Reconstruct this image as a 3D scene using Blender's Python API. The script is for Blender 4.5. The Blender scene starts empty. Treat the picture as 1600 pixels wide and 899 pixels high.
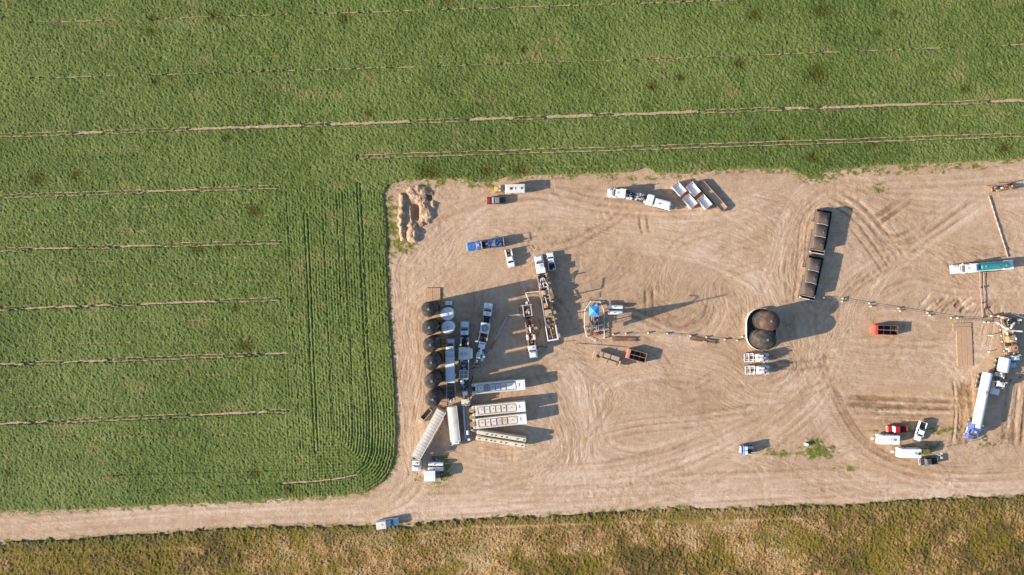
import bpy, bmesh, math, random
import numpy as np
from mathutils import Vector, Matrix
random.seed(7)
S = 0.175            # metres per photo pixel on the ground
HC = 190.0           # flying height of the camera
C = bpy.context.scene.collection
R = math.radians
# ---------------------------------------------------------------- camera, light, exposure
cd = bpy.data.cameras.new('camera'); cam = bpy.data.objects.new('camera', cd); C.objects.link(cam)
cam.location = (0, 0, HC); cam.rotation_euler = (0, 0, 0)
cd.sensor_width = 36; cd.lens = 36*HC/(1600*S); cd.clip_start = 1; cd.clip_end = 6000
bpy.context.scene.camera = cam
SUN_EL = 19.5; SUN_DIR = 12.5      # elevation; light travels to the right and 12.5 degrees up the picture
w = bpy.data.worlds.new('World'); bpy.context.scene.world = w; w.use_nodes = True
nt = w.node_tree; bg = nt.nodes['Background']
sky = nt.nodes.new('ShaderNodeTexSky'); sky.sky_type = 'NISHITA'; sky.sun_disc = False
sky.sun_elevation = R(SUN_EL); sky.sun_rotation = math.atan2(-math.cos(R(SUN_DIR)), -math.sin(R(SUN_DIR)))
sky.dust_density = 0.8; sky.air_density = 1.0; sky.ozone_density = 3.0
nt.links.new(sky.outputs[0], bg.inputs[0]); bg.inputs[1].default_value = 0.12
sd = bpy.data.lights.new('sun', 'SUN'); sd.energy = 5.0; sd.angle = R(0.6); sd.color = (1.0, 0.86, 0.70)
so = bpy.data.objects.new('sun', sd); C.objects.link(so)
so.rotation_euler = Vector((math.cos(R(SUN_DIR))*math.cos(R(SUN_EL)), math.sin(R(SUN_DIR))*math.cos(R(SUN_EL)), -math.sin(R(SUN_EL)))).to_track_quat('-Z', 'Y').to_euler()
so.location = (-200, -60, 120)
vs = bpy.context.scene.view_settings
vs.view_transform = 'Standard'; vs.look = 'None'; vs.gamma = 1; vs.use_curve_mapping = False; vs.exposure = 0.92

# ---------------------------------------------------------------- coordinates
def P(x, y, h=0.0, z=0.0):
    "ground point under something seen at photo pixel x, y at height h"
    k = S*(1-h/HC)
    return Vector(((x-800)*k, (450-y)*k, z))

# ---------------------------------------------------------------- materials
MAT = {}
def mat(name, col, rough=0.6, metal=0.0, dirt=0.25, dirtcol=(0.36, 0.27, 0.19), scale=0.9, spec=0.4):
    m = bpy.data.materials.new(name); m.use_nodes = True
    n = m.node_tree.nodes; l = m.node_tree.links; b = n['Principled BSDF']
    tc = n.new('ShaderNodeTexCoord'); nz = n.new('ShaderNodeTexNoise'); nz.inputs['Scale'].default_value = scale
    nz.inputs['Detail'].default_value = 8; nz.inputs['Roughness'].default_value = 0.7
    l.new(tc.outputs['Object'], nz.inputs['Vector'])
    mr = n.new('ShaderNodeMapRange'); mr.inputs['From Min'].default_value = 0.45; mr.inputs['From Max'].default_value = 0.8
    mr.inputs['To Max'].default_value = min(1, dirt*2.2)
    l.new(nz.outputs['Fac'], mr.inputs['Value'])
    mx = n.new('ShaderNodeMix'); mx.data_type = 'RGBA'
    mx.inputs['A'].default_value = (*col, 1); mx.inputs['B'].default_value = (*dirtcol, 1)
    l.new(mr.outputs[0], mx.inputs['Factor']); l.new(mx.outputs['Result'], b.inputs['Base Color'])
    b.inputs['Roughness'].default_value = rough; b.inputs['Metallic'].default_value = metal
    b.inputs['Specular IOR Level'].default_value = spec
    MAT[name] = m; return m
mat('white_paint', (0.78, 0.78, 0.78), 0.4, 0, 0.10)
mat('white_dusty', (0.74, 0.70, 0.62), 0.6, 0, 0.40, (0.42, 0.32, 0.22), 0.8)
mat('white_rusty', (0.74, 0.70, 0.63), 0.6, 0, 0.50, (0.46, 0.25, 0.10), 0.9)
mat('cream_white', (0.76, 0.68, 0.54), 0.65, 0, 0.35, (0.50, 0.33, 0.18), 0.9)
mat('brown_stain', (0.62, 0.50, 0.36), 0.7, 0, 0.6, (0.42, 0.22, 0.08), 1.0)
mat('cream', (0.74, 0.66, 0.50), 0.6, 0, 0.25)
mat('grey_tarp', (0.58, 0.53, 0.44), 0.8, 0, 0.3)
mat('light_grey', (0.50, 0.51, 0.52), 0.5, 0, 0.2)
mat('mid_grey', (0.22, 0.22, 0.22), 0.6, 0, 0.2)
mat('steel', (0.42, 0.42, 0.42), 0.45, 0.5, 0.25)
mat('dark_steel', (0.055, 0.055, 0.06), 0.6, 0.1, 0.25)
mat('black', (0.015, 0.015, 0.017), 0.6, 0, 0.1)
mat('tyre', (0.022, 0.021, 0.02), 0.85, 0, 0.35)
mat('rim', (0.45, 0.44, 0.42), 0.45, 0.3, 0.4)
mat('glass', (0.012, 0.016, 0.02), 0.12, 0, 0.03, spec=0.6)
mat('blue_paint', (0.03, 0.17, 0.52), 0.4, 0, 0.12)
mat('navy_paint', (0.035, 0.075, 0.22), 0.45, 0, 0.3)
mat('sky_blue', (0.06, 0.34, 0.72), 0.6, 0, 0.05)
mat('cab_blue', (0.10, 0.15, 0.38), 0.4, 0, 0.12)
mat('pale_blue', (0.42, 0.55, 0.66), 0.5, 0, 0.1)
mat('teal', (0.0, 0.27, 0.28), 0.45, 0, 0.12)
mat('dark_teal', (0.015, 0.06, 0.075), 0.35, 0, 0.1)
mat('red_paint', (0.50, 0.015, 0.02), 0.35, 0, 0.06)
mat('bin_red', (0.62, 0.075, 0.045), 0.6, 0, 0.2)
mat('salmon', (0.62, 0.22, 0.15), 0.65, 0, 0.35)
mat('salmon_pale', (0.55, 0.32, 0.26), 0.65, 0, 0.3)
mat('rust', (0.22, 0.09, 0.045), 0.85, 0, 0.5)
mat('rust_light', (0.36, 0.19, 0.10), 0.85, 0, 0.5)
mat('tan_paint', (0.50, 0.36, 0.22), 0.7, 0, 0.35)
mat('mud_tan', (0.40, 0.27, 0.16), 0.85, 0, 0.5, (0.16, 0.10, 0.06), 1.6)
mat('yellow', (0.78, 0.50, 0.05), 0.5, 0, 0.15)
mat('pale_yellow', (0.85, 0.76, 0.44), 0.5, 0, 0.05)
mat('orange', (0.75, 0.20, 0.04), 0.5, 0, 0.1)
mat('tank_dark', (0.038, 0.034, 0.032), 0.75, 0, 0.48, (0.17, 0.135, 0.11), 1.0, 0.25)
mat('tank_brown', (0.115, 0.086, 0.067), 0.7, 0, 0.35, (0.16, 0.11, 0.08), 0.7, 0.25)
mat('cone_rust', (0.06, 0.047, 0.043), 0.75, 0, 0.6, (0.30, 0.14, 0.075), 0.45, 0.2)
mat('liner', (0.018, 0.02, 0.024), 0.45, 0, 0.15)
mat('dull_green', (0.06, 0.085, 0.055), 0.7, 0, 0.35)
mat('wood', (0.50, 0.32, 0.19), 0.85, 0, 0.3, (0.28, 0.18, 0.11), 1.4)
mat('purple_grey', (0.30, 0.28, 0.31), 0.5, 0, 0.3)

# ---------------------------------------------------------------- mesh builder
class MB:
    def __init__(s): s.bm = bmesh.new(); s.mats = []
    def mi(s, m):
        if m not in s.mats: s.mats.append(m)
        return s.mats.index(m)
    def hexa(s, b, t, z0, z1, m, bev=0.0):
        "b, t = (x0, x1, y0, y1) bottom and top rectangles"
        bm = s.bm; i = s.mi(m)
        v = [bm.verts.new((x, y, z0)) for x, y in ((b[0], b[2]), (b[1], b[2]), (b[1], b[3]), (b[0], b[3]))]
        u = [bm.verts.new((x, y, z1)) for x, y in ((t[0], t[2]), (t[1], t[2]), (t[1], t[3]), (t[0], t[3]))]
        fs = [bm.faces.new(v[::-1]), bm.faces.new(u)]
        for k in range(4): fs.append(bm.faces.new((v[k], v[(k+1) % 4], u[(k+1) % 4], u[k])))
        for f in fs: f.material_index = i
        if bev > 0:
            es = list({e for f in fs for e in f.edges})
            r = bmesh.ops.bevel(bm, geom=es, offset=bev, segments=2 if bev > 0.08 else 1, affect='EDGES', profile=0.6)
            for f in r['faces']: f.material_index = i
        return s
    def box(s, x0, x1, y0, y1, z0, z1, m, bev=0.0): return s.hexa((x0, x1, y0, y1), (x0, x1, y0, y1), z0, z1, m, bev)
    def cyl(s, p0, p1, r, m, n=12, r2=None, cap=True):
        bm = s.bm; i = s.mi(m); p0 = Vector(p0); p1 = Vector(p1); r2 = r if r2 is None else r2
        d = (p1-p0).normalized(); a = d.orthogonal().normalized(); b = d.cross(a)
        A = []; B = []
        for k in range(n):
            t = 2*math.pi*k/n; o = a*math.cos(t)+b*math.sin(t)
            A.append(bm.verts.new(p0+o*r)); B.append(bm.verts.new(p1+o*r2))
        for k in range(n):
            f = bm.faces.new((A[k], A[(k+1) % n], B[(k+1) % n], B[k])); f.material_index = i; f.smooth = n > 8
        if cap:
            f = bm.faces.new(A[::-1]); f.material_index = i
            f = bm.faces.new(B); f.material_index = i
        return s
    def rings(s, rings, m, n=20, smooth=True, closed=True):
        "rings = list of (centre, axis a, axis b, ra, rb)"
        bm = s.bm; i = s.mi(m); prev = None; first = None
        for c, a, b, ra, rb in rings:
            cur = [bm.verts.new(Vector(c)+Vector(a)*ra*math.cos(2*math.pi*k/n)+Vector(b)*rb*math.sin(2*math.pi*k/n)) for k in range(n)]
            if prev:
                for k in range(n):
                    f = bm.faces.new((prev[k], prev[(k+1) % n], cur[(k+1) % n], cur[k])); f.material_index = i; f.smooth = smooth
            else: first = cur
            prev = cur
        if closed:
            f = bm.faces.new(first[::-1]); f.material_index = i
            f = bm.faces.new(prev); f.material_index = i
        return s
    def capsule(s, x0, x1, y, z, r, m, n=20, rz=None, dome=0.5):
        "horizontal vessel along x with dished ends"
        rz = rz or r; L = []
        for t in (0.0, 0.35, 0.65, 0.88, 1.0):
            k = math.sqrt(max(0.0, 1-(1-t)**2)); L.append((x0+dome*r*t, max(0.03, k)))
        Rr = [((x, y, z), (0, 1, 0), (0, 0, 1), r*k, rz*k) for x, k in L]
        Rr += [((x1-(x-x0), y, z), (0, 1, 0), (0, 0, 1), r*k, rz*k) for x, k in L[::-1]]
        return s.rings(Rr, m, n)
    def tube(s, pts, r, m, n=6):
        for a, b in zip(pts[:-1], pts[1:]): s.cyl(a, b, r, m, n)
        return s
    def build(s, name, parent=None, loc=(0, 0, 0), rz=0.0):
        bmesh.ops.recalc_face_normals(s.bm, faces=s.bm.faces)
        me = bpy.data.meshes.new(name); s.bm.to_mesh(me); s.bm.free()
        for m in s.mats: me.materials.append(MAT[m])
        o = bpy.data.objects.new(name, me); C.objects.link(o); o.location = loc; o.rotation_euler = (0, 0, rz)
        if parent: o.parent = parent
        return o

def tag(o, label, cat, group=None, kind=None):
    o['label'] = label; o['category'] = cat
    if group: o['group'] = group
    if kind: o['kind'] = kind
    return o
def thing(name, label, cat, loc=(0, 0, 0), rz=0.0, group=None):
    o = bpy.data.objects.new(name, None); C.objects.link(o); o.empty_display_size = 0.5
    o.location = loc; o.rotation_euler = (0, 0, rz); return tag(o, label, cat, group)
KIDS = {}
def copy_tree(o, loc=None, rz=None, label=None, parent=None):
    c = o.copy(); C.objects.link(c)
    if parent: c.parent = parent
    if loc is not None: c.location = loc
    if rz is not None: c.rotation_euler = (0, 0, rz)
    if label: c['label'] = label
    for ch in [q for q in bpy.data.objects if q.parent == o]: copy_tree(ch, parent=c)
    return c
def span(rear, front, h=1.5):
    a = P(*rear, h); b = P(*front, h); d = b-a
    return (a+b)/2, math.atan2(d.y, d.x), d.length

# ---------------------------------------------------------------- numpy terrain tools
rng = np.random.default_rng(5)
def vnoise(X, Y, wl, seed):
    g = np.random.default_rng(seed).random((257, 257)); g[256] = g[0]; g[:, 256] = g[:, 0]
    x = X/wl+1000.5; y = Y/wl+1000.5; xi = np.floor(x).astype(int); yi = np.floor(y).astype(int)
    fx = x-xi; fy = y-yi; fx = fx*fx*(3-2*fx); fy = fy*fy*(3-2*fy); xi %= 256; yi %= 256
    return (g[yi, xi]*(1-fx)+g[yi, xi+1]*fx)*(1-fy)+(g[yi+1, xi]*(1-fx)+g[yi+1, xi+1]*fx)*fy-0.5
def fbm(X, Y, wl, seed, octv=4, gain=0.55):
    r = 0; a = 1
    for k in range(octv): r = r+a*vnoise(X+13.7*k, Y-7.1*k, wl, seed+k); wl *= 0.5; a *= gain
    return r
def axis(lo, hi, step, far):
    mid = np.arange(lo, hi+step*0.5, step); out = []; d = step; x = hi
    while x < far: d *= 1.35; x += d; out.append(x)
    left = [lo-(v-hi) for v in out][::-1]
    return np.array(left+list(mid)+out)
def polydist(X, Y, pts):
    "distance to a polyline given in photo pixels"
    d = np.full(X.shape, 1e9)
    q = [((x-800)*S, (450-y)*S) for x, y in pts]
    for (ax, ay), (bx, by) in zip(q[:-1], q[1:]):
        vx, vy = bx-ax, by-ay; L = vx*vx+vy*vy
        t = np.clip(((X-ax)*vx+(Y-ay)*vy)/L, 0, 1)
        d = np.minimum(d, np.hypot(X-ax-t*vx, Y-ay-t*vy))
    return d
def inside(X, Y, pts):
    q = [((x-800)*S, (450-y)*S) for x, y in pts]; r = np.zeros(X.shape, bool)
    for k in range(len(q)):
        (x0, y0), (x1, y1) = q[k], q[(k+1) % len(q)]
        if y0 == y1: continue
        c = ((y0 > Y) != (y1 > Y)) & (X < (x1-x0)*(Y-y0)/(y1-y0)+x0); r ^= c
    return r
def grid_mesh(name, xs, ys, Z, attrs, material, keep=None, smooth=True):
    ny, nx = Z.shape; X, Y = np.meshgrid(xs, ys)
    idx = np.arange(nx*ny).reshape(ny, nx)
    q = np.stack([idx[:-1, :-1], idx[:-1, 1:], idx[1:, 1:], idx[1:, :-1]], -1).reshape(-1, 4)
    if keep is not None:
        kf = keep[:-1, :-1] | keep[:-1, 1:] | keep[1:, 1:] | keep[1:, :-1]; q = q[kf.ravel()]
        used = np.zeros(nx*ny, bool); used[q.ravel()] = True
        remap = np.cumsum(used)-1; q = remap[q]
    else: used = np.ones(nx*ny, bool)
    co = np.stack([X.ravel(), Y.ravel(), Z.ravel()], -1)[used].astype(np.float32)
    me = bpy.data.meshes.new(name); me.vertices.add(len(co)); me.vertices.foreach_set('co', co.ravel())
    me.loops.add(q.size); me.loops.foreach_set('vertex_index', q.ravel().astype(np.int32))
    me.polygons.add(len(q)); me.polygons.foreach_set('loop_start', np.arange(0, q.size, 4, dtype=np.int32))
    me.polygons.foreach_set('loop_total', np.full(len(q), 4, np.int32))
    me.polygons.foreach_set('use_smooth', np.full(len(q), smooth, bool))
    for k, v in attrs.items():
        a = me.attributes.new(k, 'FLOAT', 'POINT'); a.data.foreach_set('value', v.ravel()[used].astype(np.float32))
    me.update(calc_edges=True); me.materials.append(material)
    o = bpy.data.objects.new(name, me); C.objects.link(o); return o
def spline(pts, step=0.12):
    q = np.array([((x-800)*S, (450-y)*S) for x, y in pts]); q = np.vstack([2*q[0]-q[1], q, 2*q[-1]-q[-2]]); out = []
    for k in range(1, len(q)-2):
        p0, p1, p2, p3 = q[k-1], q[k], q[k+1], q[k+2]; n = max(2, int(np.linalg.norm(p2-p1)/step))
        t = np.linspace(0, 1, n, endpoint=False)[:, None]
        out.append(0.5*((2*p1)+(-p0+p2)*t+(2*p0-5*p1+4*p2-p3)*t*t+(-p0+3*p1-3*p2+p3)*t**3))
    return np.vstack(out)
def blur(A, n=1):
    for _ in range(n):
        A = (np.roll(A, 1, 0)+2*A+np.roll(A, -1, 0))/4; A = (np.roll(A, 1, 1)+2*A+np.roll(A, -1, 1))/4
    return A

# ---------------------------------------------------------------- outlines (photo pixels)
FIELD_EDGE = [(-900, 840), (0, 802), (100, 800), (200, 795), (300, 790), (400, 785), (480, 780), (540, 777), (575, 770), (598, 757), (612, 738), (620, 712),
              (622, 680), (621, 640), (618, 600), (616, 560), (612, 510), (609, 460), (607, 410), (607, 360), (604, 325), (602, 305), (608, 290), (640, 284), (700, 283), (722, 283),
              (740, 289), (765, 286), (790, 280), (850, 277), (930, 274), (985, 272), (1008, 265), (1020, 273), (1070, 274), (1140, 268), (1230, 267),
              (1262, 281), (1300, 270), (1360, 263), (1440, 260), (1520, 256), (1600, 251), (2500, 220)]
FIELD = FIELD_EDGE+[(2500, -1500), (-900, -1500)]
VERGE_EDGE = [(-900, 885), (0, 846), (100, 842), (200, 836), (300, 829), (370, 825), (450, 822), (560, 820), (620, 821), (700, 813), (800, 806), (900, 804), (960, 799),
              (1060, 793), (1150, 793), (1250, 790), (1340, 788), (1420, 781), (1500, 777), (1600, 775), (2500, 740)]
VERGE = VERGE_EDGE+[(2500, 2600), (-900, 2600)]

# ---------------------------------------------------------------- ground
xs = axis(-144, 144, 0.2, 2600); ys = axis(-72, 37, 0.2, 2600)
X, Y = np.meshgrid(xs, ys); nx, ny = len(xs), len(ys)
ix0 = int(np.argmin(abs(xs+144))); iy0 = int(np.argmin(abs(ys+72)))
def to_idx(p): return np.round((p[:, 1]+72)/0.2).astype(int)+iy0, np.round((p[:, 0]+144)/0.2).astype(int)+ix0
TR = np.zeros(X.shape); RUT = np.zeros(X.shape)
CX, CY = 150, 60; VX = np.zeros((CY, CX)); VY = np.zeros((CY, CX))
def track(pts, n=6, spread=3.0, strength=1.0, rut=0.5, dark=0.3):
    base = spline(pts); t = np.gradient(base, axis=0); t /= np.linalg.norm(t, axis=1)[:, None]+1e-9
    nrm = np.stack([-t[:, 1], t[:, 0]], -1)
    ci = np.clip(((base[:, 0]+150)/2).astype(int), 0, CX-1); cj = np.clip(((base[:, 1]+75)/2).astype(int), 0, CY-1)
    np.add.at(VX, (cj, ci), t[:, 0]**2-t[:, 1]**2); np.add.at(VY, (cj, ci), 2*t[:, 0]*t[:, 1])
    N = len(base)
    for _ in range(n):
        off = rng.normal(0, spread*0.5); a0 = rng.uniform(-0.3, 0.4); a1 = rng.uniform(0.6, 1.3); drift = rng.normal(0, spread*0.25)
        i0 = int(max(0, a0)*N); i1 = int(min(1, a1)*N)
        if i1-i0 < 20: continue
        u = np.linspace(0, 1, i1-i0); sgn = -1 if rng.random() < dark else 1
        st = strength*rng.uniform(0.35, 1.0)*sgn; gauge = rng.choice([0.9, 1.0, 1.05]); wd = rng.choice([0.1, 0.2, 0.3])
        fade = np.clip(np.minimum(u, 1-u)*8, 0, 1)*(0.75+0.5*np.interp(u*20, np.arange(21), rng.random(21)))
        for side in (-gauge, gauge):
            for wv in np.arange(-wd, wd+0.01, 0.1):
                p = base[i0:i1]+nrm[i0:i1]*(off+side+wv+drift*u)[:, None]
                j, i = to_idx(p); ok = (j > iy0) & (j < iy0+545) & (i > ix0) & (i < ix0+1440)
                v = (st*fade)[ok]; jj, ii = j[ok], i[ok]
                TR[jj, ii] = TR[jj, ii]*0.6+v*0.7
                RUT[jj, ii] = np.maximum(RUT[jj, ii], rut*abs(v))
road = [(-40, 836), (150, 822), (300, 811), (450, 803), (600, 798), (750, 793), (900, 788), (1050, 782), (1200, 774), (1350, 768), (1500, 762), (1650, 752)]
track(road, 26, 3.2, 0.8, 0.3); track([(x, y-10) for x, y in road[3:]], 14, 5, 0.8, 0.3)
track([(520, 805), (600, 795), (650, 760), (648, 690), (636, 600), (630, 500), (625, 420), (650, 385)], 14, 3.4, 0.8, 0.3)
track([(560, 800), (610, 775), (632, 720), (634, 640), (632, 560), (628, 470), (632, 400), (680, 350), (760, 330)], 8, 2.2, 0.7, 0.3)
track([(660, 400), (720, 350), (850, 330), (1000, 345), (1120, 370), (1190, 430), (1225, 500)], 16, 7, 0.7, 0.3)
track([(690, 440), (730, 350), (820, 310), (950, 335), (1100, 340), (1250, 300)], 10, 5, 0.7, 0.3)
track([(880, 375), (1000, 380), (1100, 400), (1180, 440), (1230, 500), (1245, 560), (1210, 630), (1130, 680), (1020, 715), (950, 705), (925, 650), (930, 605), (975, 582), (1060, 575), (1130, 592), (1180, 622), (1235, 610)], 14, 3.5, 0.9, 0.4)
track([(930, 640), (935, 600), (985, 577), (1060, 570), (1120, 585), (1170, 615), (1240, 600), (1270, 520), (1250, 440)], 8, 3, 0.9, 0.4)
track([(1255, 590), (1245, 500), (1238, 420), (1245, 350), (1275, 305), (1330, 295), (1380, 330), (1410, 380)], 16, 3.6, 0.9, 0.6)
track([(1420, 370), (1380, 320), (1330, 290), (1270, 300), (1235, 350), (1215, 420), (1190, 480)], 10, 4, 0.8, 0.6)
track([(1640, 290), (1540, 310), (1460, 360), (1390, 410), (1330, 450), (1290, 500)], 14, 5, 0.9, 0.5)
track([(1440, 300), (1395, 330), (1365, 355), (1400, 375), (1440, 350), (1410, 320)], 5, 1.2, 1.1, 0.9, 0.7); track([(1290, 300), (1340, 330), (1380, 375), (1412, 420)], 9, 3.5, 1.5, 0.9, 0.5)
track([(1230, 470), (1255, 560), (1285, 640), (1330, 710), (1400, 750), (1500, 765), (1640, 760)], 20, 4.5, 0.9, 0.45)
track([(1300, 480), (1275, 580), (1225, 640), (1120, 710), (980, 760), (800, 790), (650, 798)], 16, 5, 0.8, 0.35)
track([(1210, 640), (1100, 655), (1000, 665), (930, 680)], 7, 3, 0.8, 0.4)
track([(860, 480), (890, 560), (915, 640), (930, 720), (960, 780)], 10, 4, 0.9, 0.4)
track([(840, 570), (880, 640), (890, 720), (860, 790)], 10, 5, 0.8, 0.4)
track([(720, 780), (850, 745), (960, 735), (1060, 710), (1200, 650)], 10, 4, 0.8, 0.35)
track([(1240, 560), (1330, 545), (1450, 550), (1580, 560)], 8, 6, 0.6, 0.3)
track([(1260, 300), (1400, 292), (1500, 290), (1640, 280)], 10, 4, 0.7, 0.5)
track([(1320, 628), (1420, 630), (1510, 632)], 7, 1.2, 2.2, 1.2, 0.9); track([(1330, 652), (1430, 655), (1500, 655)], 6, 1.1, 1.8, 1.0, 0.7)
track([(1505, 590), (1510, 640), (1505, 700)], 9, 1.5, 2.0, 1.4, 0.8); track([(1585, 600), (1580, 650), (1575, 700)], 8, 2, 1.8, 1.2, 0.7)
track([(1120, 620), (1200, 610), (1260, 560), (1255, 480)], 12, 5, 0.8, 0.35)
track([(1013, 438), (1015, 470), (1013, 500)], 2, 0.2, 2.4, 1.0, 1.0); track([(1006, 330), (1007, 350), (1012, 372)], 2, 0.3, 1.8, 0.6, 1.0)
track([(960, 490), (1010, 515), (1060, 535), (1110, 520), (1130, 480), (1115, 450)], 8, 2.5, 0.9, 0.7, 0.5)
track([(1000, 470), (1060, 510), (1100, 480)], 5, 3, 0.9, 0.7, 0.5)
track([(700, 700), (780, 720), (850, 700), (870, 620)], 8, 5, 0.7, 0.4)
track([(750, 770), (900, 770), (1100, 760), (1250, 755)], 10, 4, 0.7, 0.3)
[track([(1432+9*k, 483), (1440+9*k, 475), (1449+9*k, 465+k*0.6)], 1, 0.4, 2.2, 1.6, 0.9) for k in range(9)]; track([(1395, 760), (1290, 765), (1220, 770)], 8, 2, 0.8, 0.9, 0.7)
track([(1290, 315), (1260, 345), (1252, 420), (1246, 480)], 8, 1.2, 1.9, 1.2, 0.75)
track([(1600, 440), (1500, 440), (1420, 430), (1340, 470)], 8, 6, 0.7, 0.4)
for _ in range(120):      # short random manoeuvres
    x, y = rng.uniform(640, 1590), rng.uniform(300, 760); a = rng.uniform(0, 6.28); b = rng.uniform(-1.4, 1.4); l = rng.uniform(30, 110)
    track([(x, y), (x+l*math.cos(a), y+l*math.sin(a)*0.7), (x+l*math.cos(a)+l*math.cos(a+b), y+l*0.7*(math.sin(a)+math.sin(a+b)))], 1, 1.0, 0.75, 0.6, 0.5)
VX += 1.0
VX = blur(np.clip(VX, -60, 60), 5); VY = blur(np.clip(VY, -60, 60), 5)
ang = 0.5*np.arctan2(VY, VX)
gx = np.clip((X+150)/2-0.5, 0, CX-1.01); gy = np.clip((Y+75)/2-0.5, 0, CY-1.01)
def up(A):
    xi = gx.astype(int); yi = gy.astype(int); fx = gx-xi; fy = gy-yi
    return (A[yi, xi]*(1-fx)+A[yi, xi+1]*fx)*(1-fy)+(A[yi+1, xi]*(1-fx)+A[yi+1, xi+1]*fx)*fy
c2 = up(np.cos(2*ang)); s2 = up(np.sin(2*ang)); th = 0.5*np.arctan2(s2, c2)+0.8*fbm(X, Y, 10, 400, 4, 0.6)
cx_, sx_ = np.cos(th), np.sin(th)
wn = rng.random(X.shape)-0.5; wn = wn*0.7+0.6*(rng.random(X.shape) < 0.02)
def lic(noise, steps):
    JJ, II = np.meshgrid(np.arange(ny, dtype=float), np.arange(nx, dtype=float), indexing='ij'); acc = noise.copy()
    for sgn in (1, -1):
        j = JJ.copy(); i = II.copy(); px = cx_*sgn; py = sx_*sgn
        for _ in range(steps):
            i += px; j += py; ji = np.clip(j.round().astype(int), 0, ny-1); ii = np.clip(i.round().astype(int), 0, nx-1)
            acc += noise[ji, ii]; nxv, nyv = cx_[ji, ii], sx_[ji, ii]; f = np.sign(nxv*px+nyv*py); f[f == 0] = 1; px, py = nxv*f, nyv*f
    acc -= acc.mean(); return acc/acc.std()
L1 = lic(wn, 7); L2 = lic(blur(wn, 2)*4, 34)
TR = 0.95*blur(TR, 1)+0.35*blur(TR, 4); RUT = blur(RUT, 1)
big = fbm(X, Y, 38, 11, 4); med = fbm(X, Y, 7, 31, 4)
patch = np.clip(fbm(X, Y, 16, 77, 3)*2.4, -1, 1)
inF = inside(X, Y, FIELD); inV = inside(X, Y, VERGE)
dF = polydist(X, Y, FIELD_EDGE); dV = polydist(X, Y, VERGE_EDGE)
sF = np.where(inF, -dF, dF); sV = np.where(inV, -dV, dV)
pyx = 450-Y/S; pxx = X/S+800
def blob(px, py, rx, ry): return np.exp(-(((pxx-px)/rx)**2+((pyx-py)/ry)**2))
tone = (0.085*L1+0.02*L2)*(0.7+0.9*patch)+0.62*TR+0.50*big+0.34*med+0.6*fbm(X, Y, 1.4, 35, 3, 0.8)+0.32*(rng.random(X.shape)-0.5)
roadmask = np.clip(1-polydist(X, Y, road)/3.6, 0, 1)**0.5
tone += 0.30*roadmask+0.10*blob(1200, 450, 160, 120)+0.12*blob(1270, 580, 120, 90)-0.36*blob(900, 430, 60, 60)-0.36*blob(1480, 400, 90, 60)-0.15*blob(840, 560, 40, 60)-0.5*blob(1430, 640, 60, 22)*0.6-0.25*blob(1300, 770, 80, 8)-0.2*blob(1010, 470, 80, 40)-0.25*blob(1400, 345, 32, 16)-0.3*blob(890, 520, 22, 30)-0.5*blob(834, 427, 2.2, 1.8)-0.35*blob(1470, 475, 34, 7)-0.3*blob(1512, 640, 9, 45)-0.25*blob(1060, 450, 50, 10)-0.2*blob(1210, 400, 30, 14)
# weeds and dry stubble
wd = np.zeros(X.shape)
for b in ((1278, 706, 22, 9, 2.6), (1270, 690, 12, 5, 0.9), (1205, 708, 30, 8, 0.65), (1320, 733, 22, 4, 0.7), (1410, 672, 60, 6, 0.5), (1480, 674, 30, 4, 0.7), (1375, 640, 30, 3, 0.6), (1280, 277, 28, 7, 1.2), (1380, 270, 60, 4, 0.8),
          (1375, 296, 12, 8, 0.8), (1440, 700, 60, 20, 0.35), (1560, 690, 40, 12, 0.45), (673, 748, 26, 14, 0.85), (694, 733, 11, 16, 1.2), (694, 717, 8, 5, 0.9), (616, 365, 14, 34, 0.85), (634, 384, 16, 10, 1.1), (612, 320, 6, 20, 0.7), (668, 290, 26, 5, 0.45), (755, 292, 18, 3, 0.7),
          (692, 520, 5, 70, 0.5), (1500, 262, 60, 4, 0.6), (985, 280, 40, 3, 0.5), (660, 300, 10, 6, 0.5), (1470, 265, 10, 8, 0.8)):
    wd += b[4]*blob(*b[:4])
wd += 0.55*np.exp(-np.clip(sF, 0, 99)/0.9)+0.5*np.exp(-np.clip(sV, 0, 99)/0.7)
weed = np.clip((wd*1.0+fbm(X, Y*1.7, 1.5, 91, 4, 0.8)*1.5-0.34)*1.5, 0, 1)*np.clip(wd*4-0.3, 0, 1)
under = np.clip(-sF/0.6, 0, 1)
warm = np.clip((blob(1430, 615, 100, 14)+blob(1480, 660, 110, 45)*0.8+blob(1400, 735, 90, 12)+blob(1450, 265, 150, 14)+blob(1310, 300, 40, 14)+blob(1320, 728, 30, 10)+0.7*blob(640, 350, 40, 60))*1.2+fbm(X, Y*2, 3.5, 171, 4, 0.7)*1.6-0.55, 0, 0.65)
fine = vnoise(X, Y, 0.45, 15)
Z = -0.06*RUT*1.3+0.020*L1+0.004*L2+0.05*med+0.05*fbm(X, Y, 0.9, 17, 2)*(0.6+patch)+0.05*weed*(fine+0.5)*2.0
Z += 0.10*fbm(X, Y, 1.2, 19, 3)*(blob(1430, 640, 80, 25)+blob(1480, 470, 50, 12)+blob(1300, 770, 90, 10)*0.3+blob(1400, 350, 40, 25)+blob(1520, 650, 25, 50))
Z -= 1.5*np.exp(-(((pxx-649)/6.0)**4+((pyx-333)/13)**4))+1.1*np.exp(-(((pxx-671)/5.0)**4+((pyx-309)/5)**4)); Z -= 0.06; Z = np.where(np.hypot(X, Y) > 250, -0.06, Z); Z[inV] -= 0.1
gm = bpy.data.materials.new('bare_soil'); gm.use_nodes = True
n = gm.node_tree.nodes; l = gm.node_tree.links; b = n['Principled BSDF']; b.inputs['Roughness'].default_value = 0.95; b.inputs['Specular IOR Level'].default_value = 0.1
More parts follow.
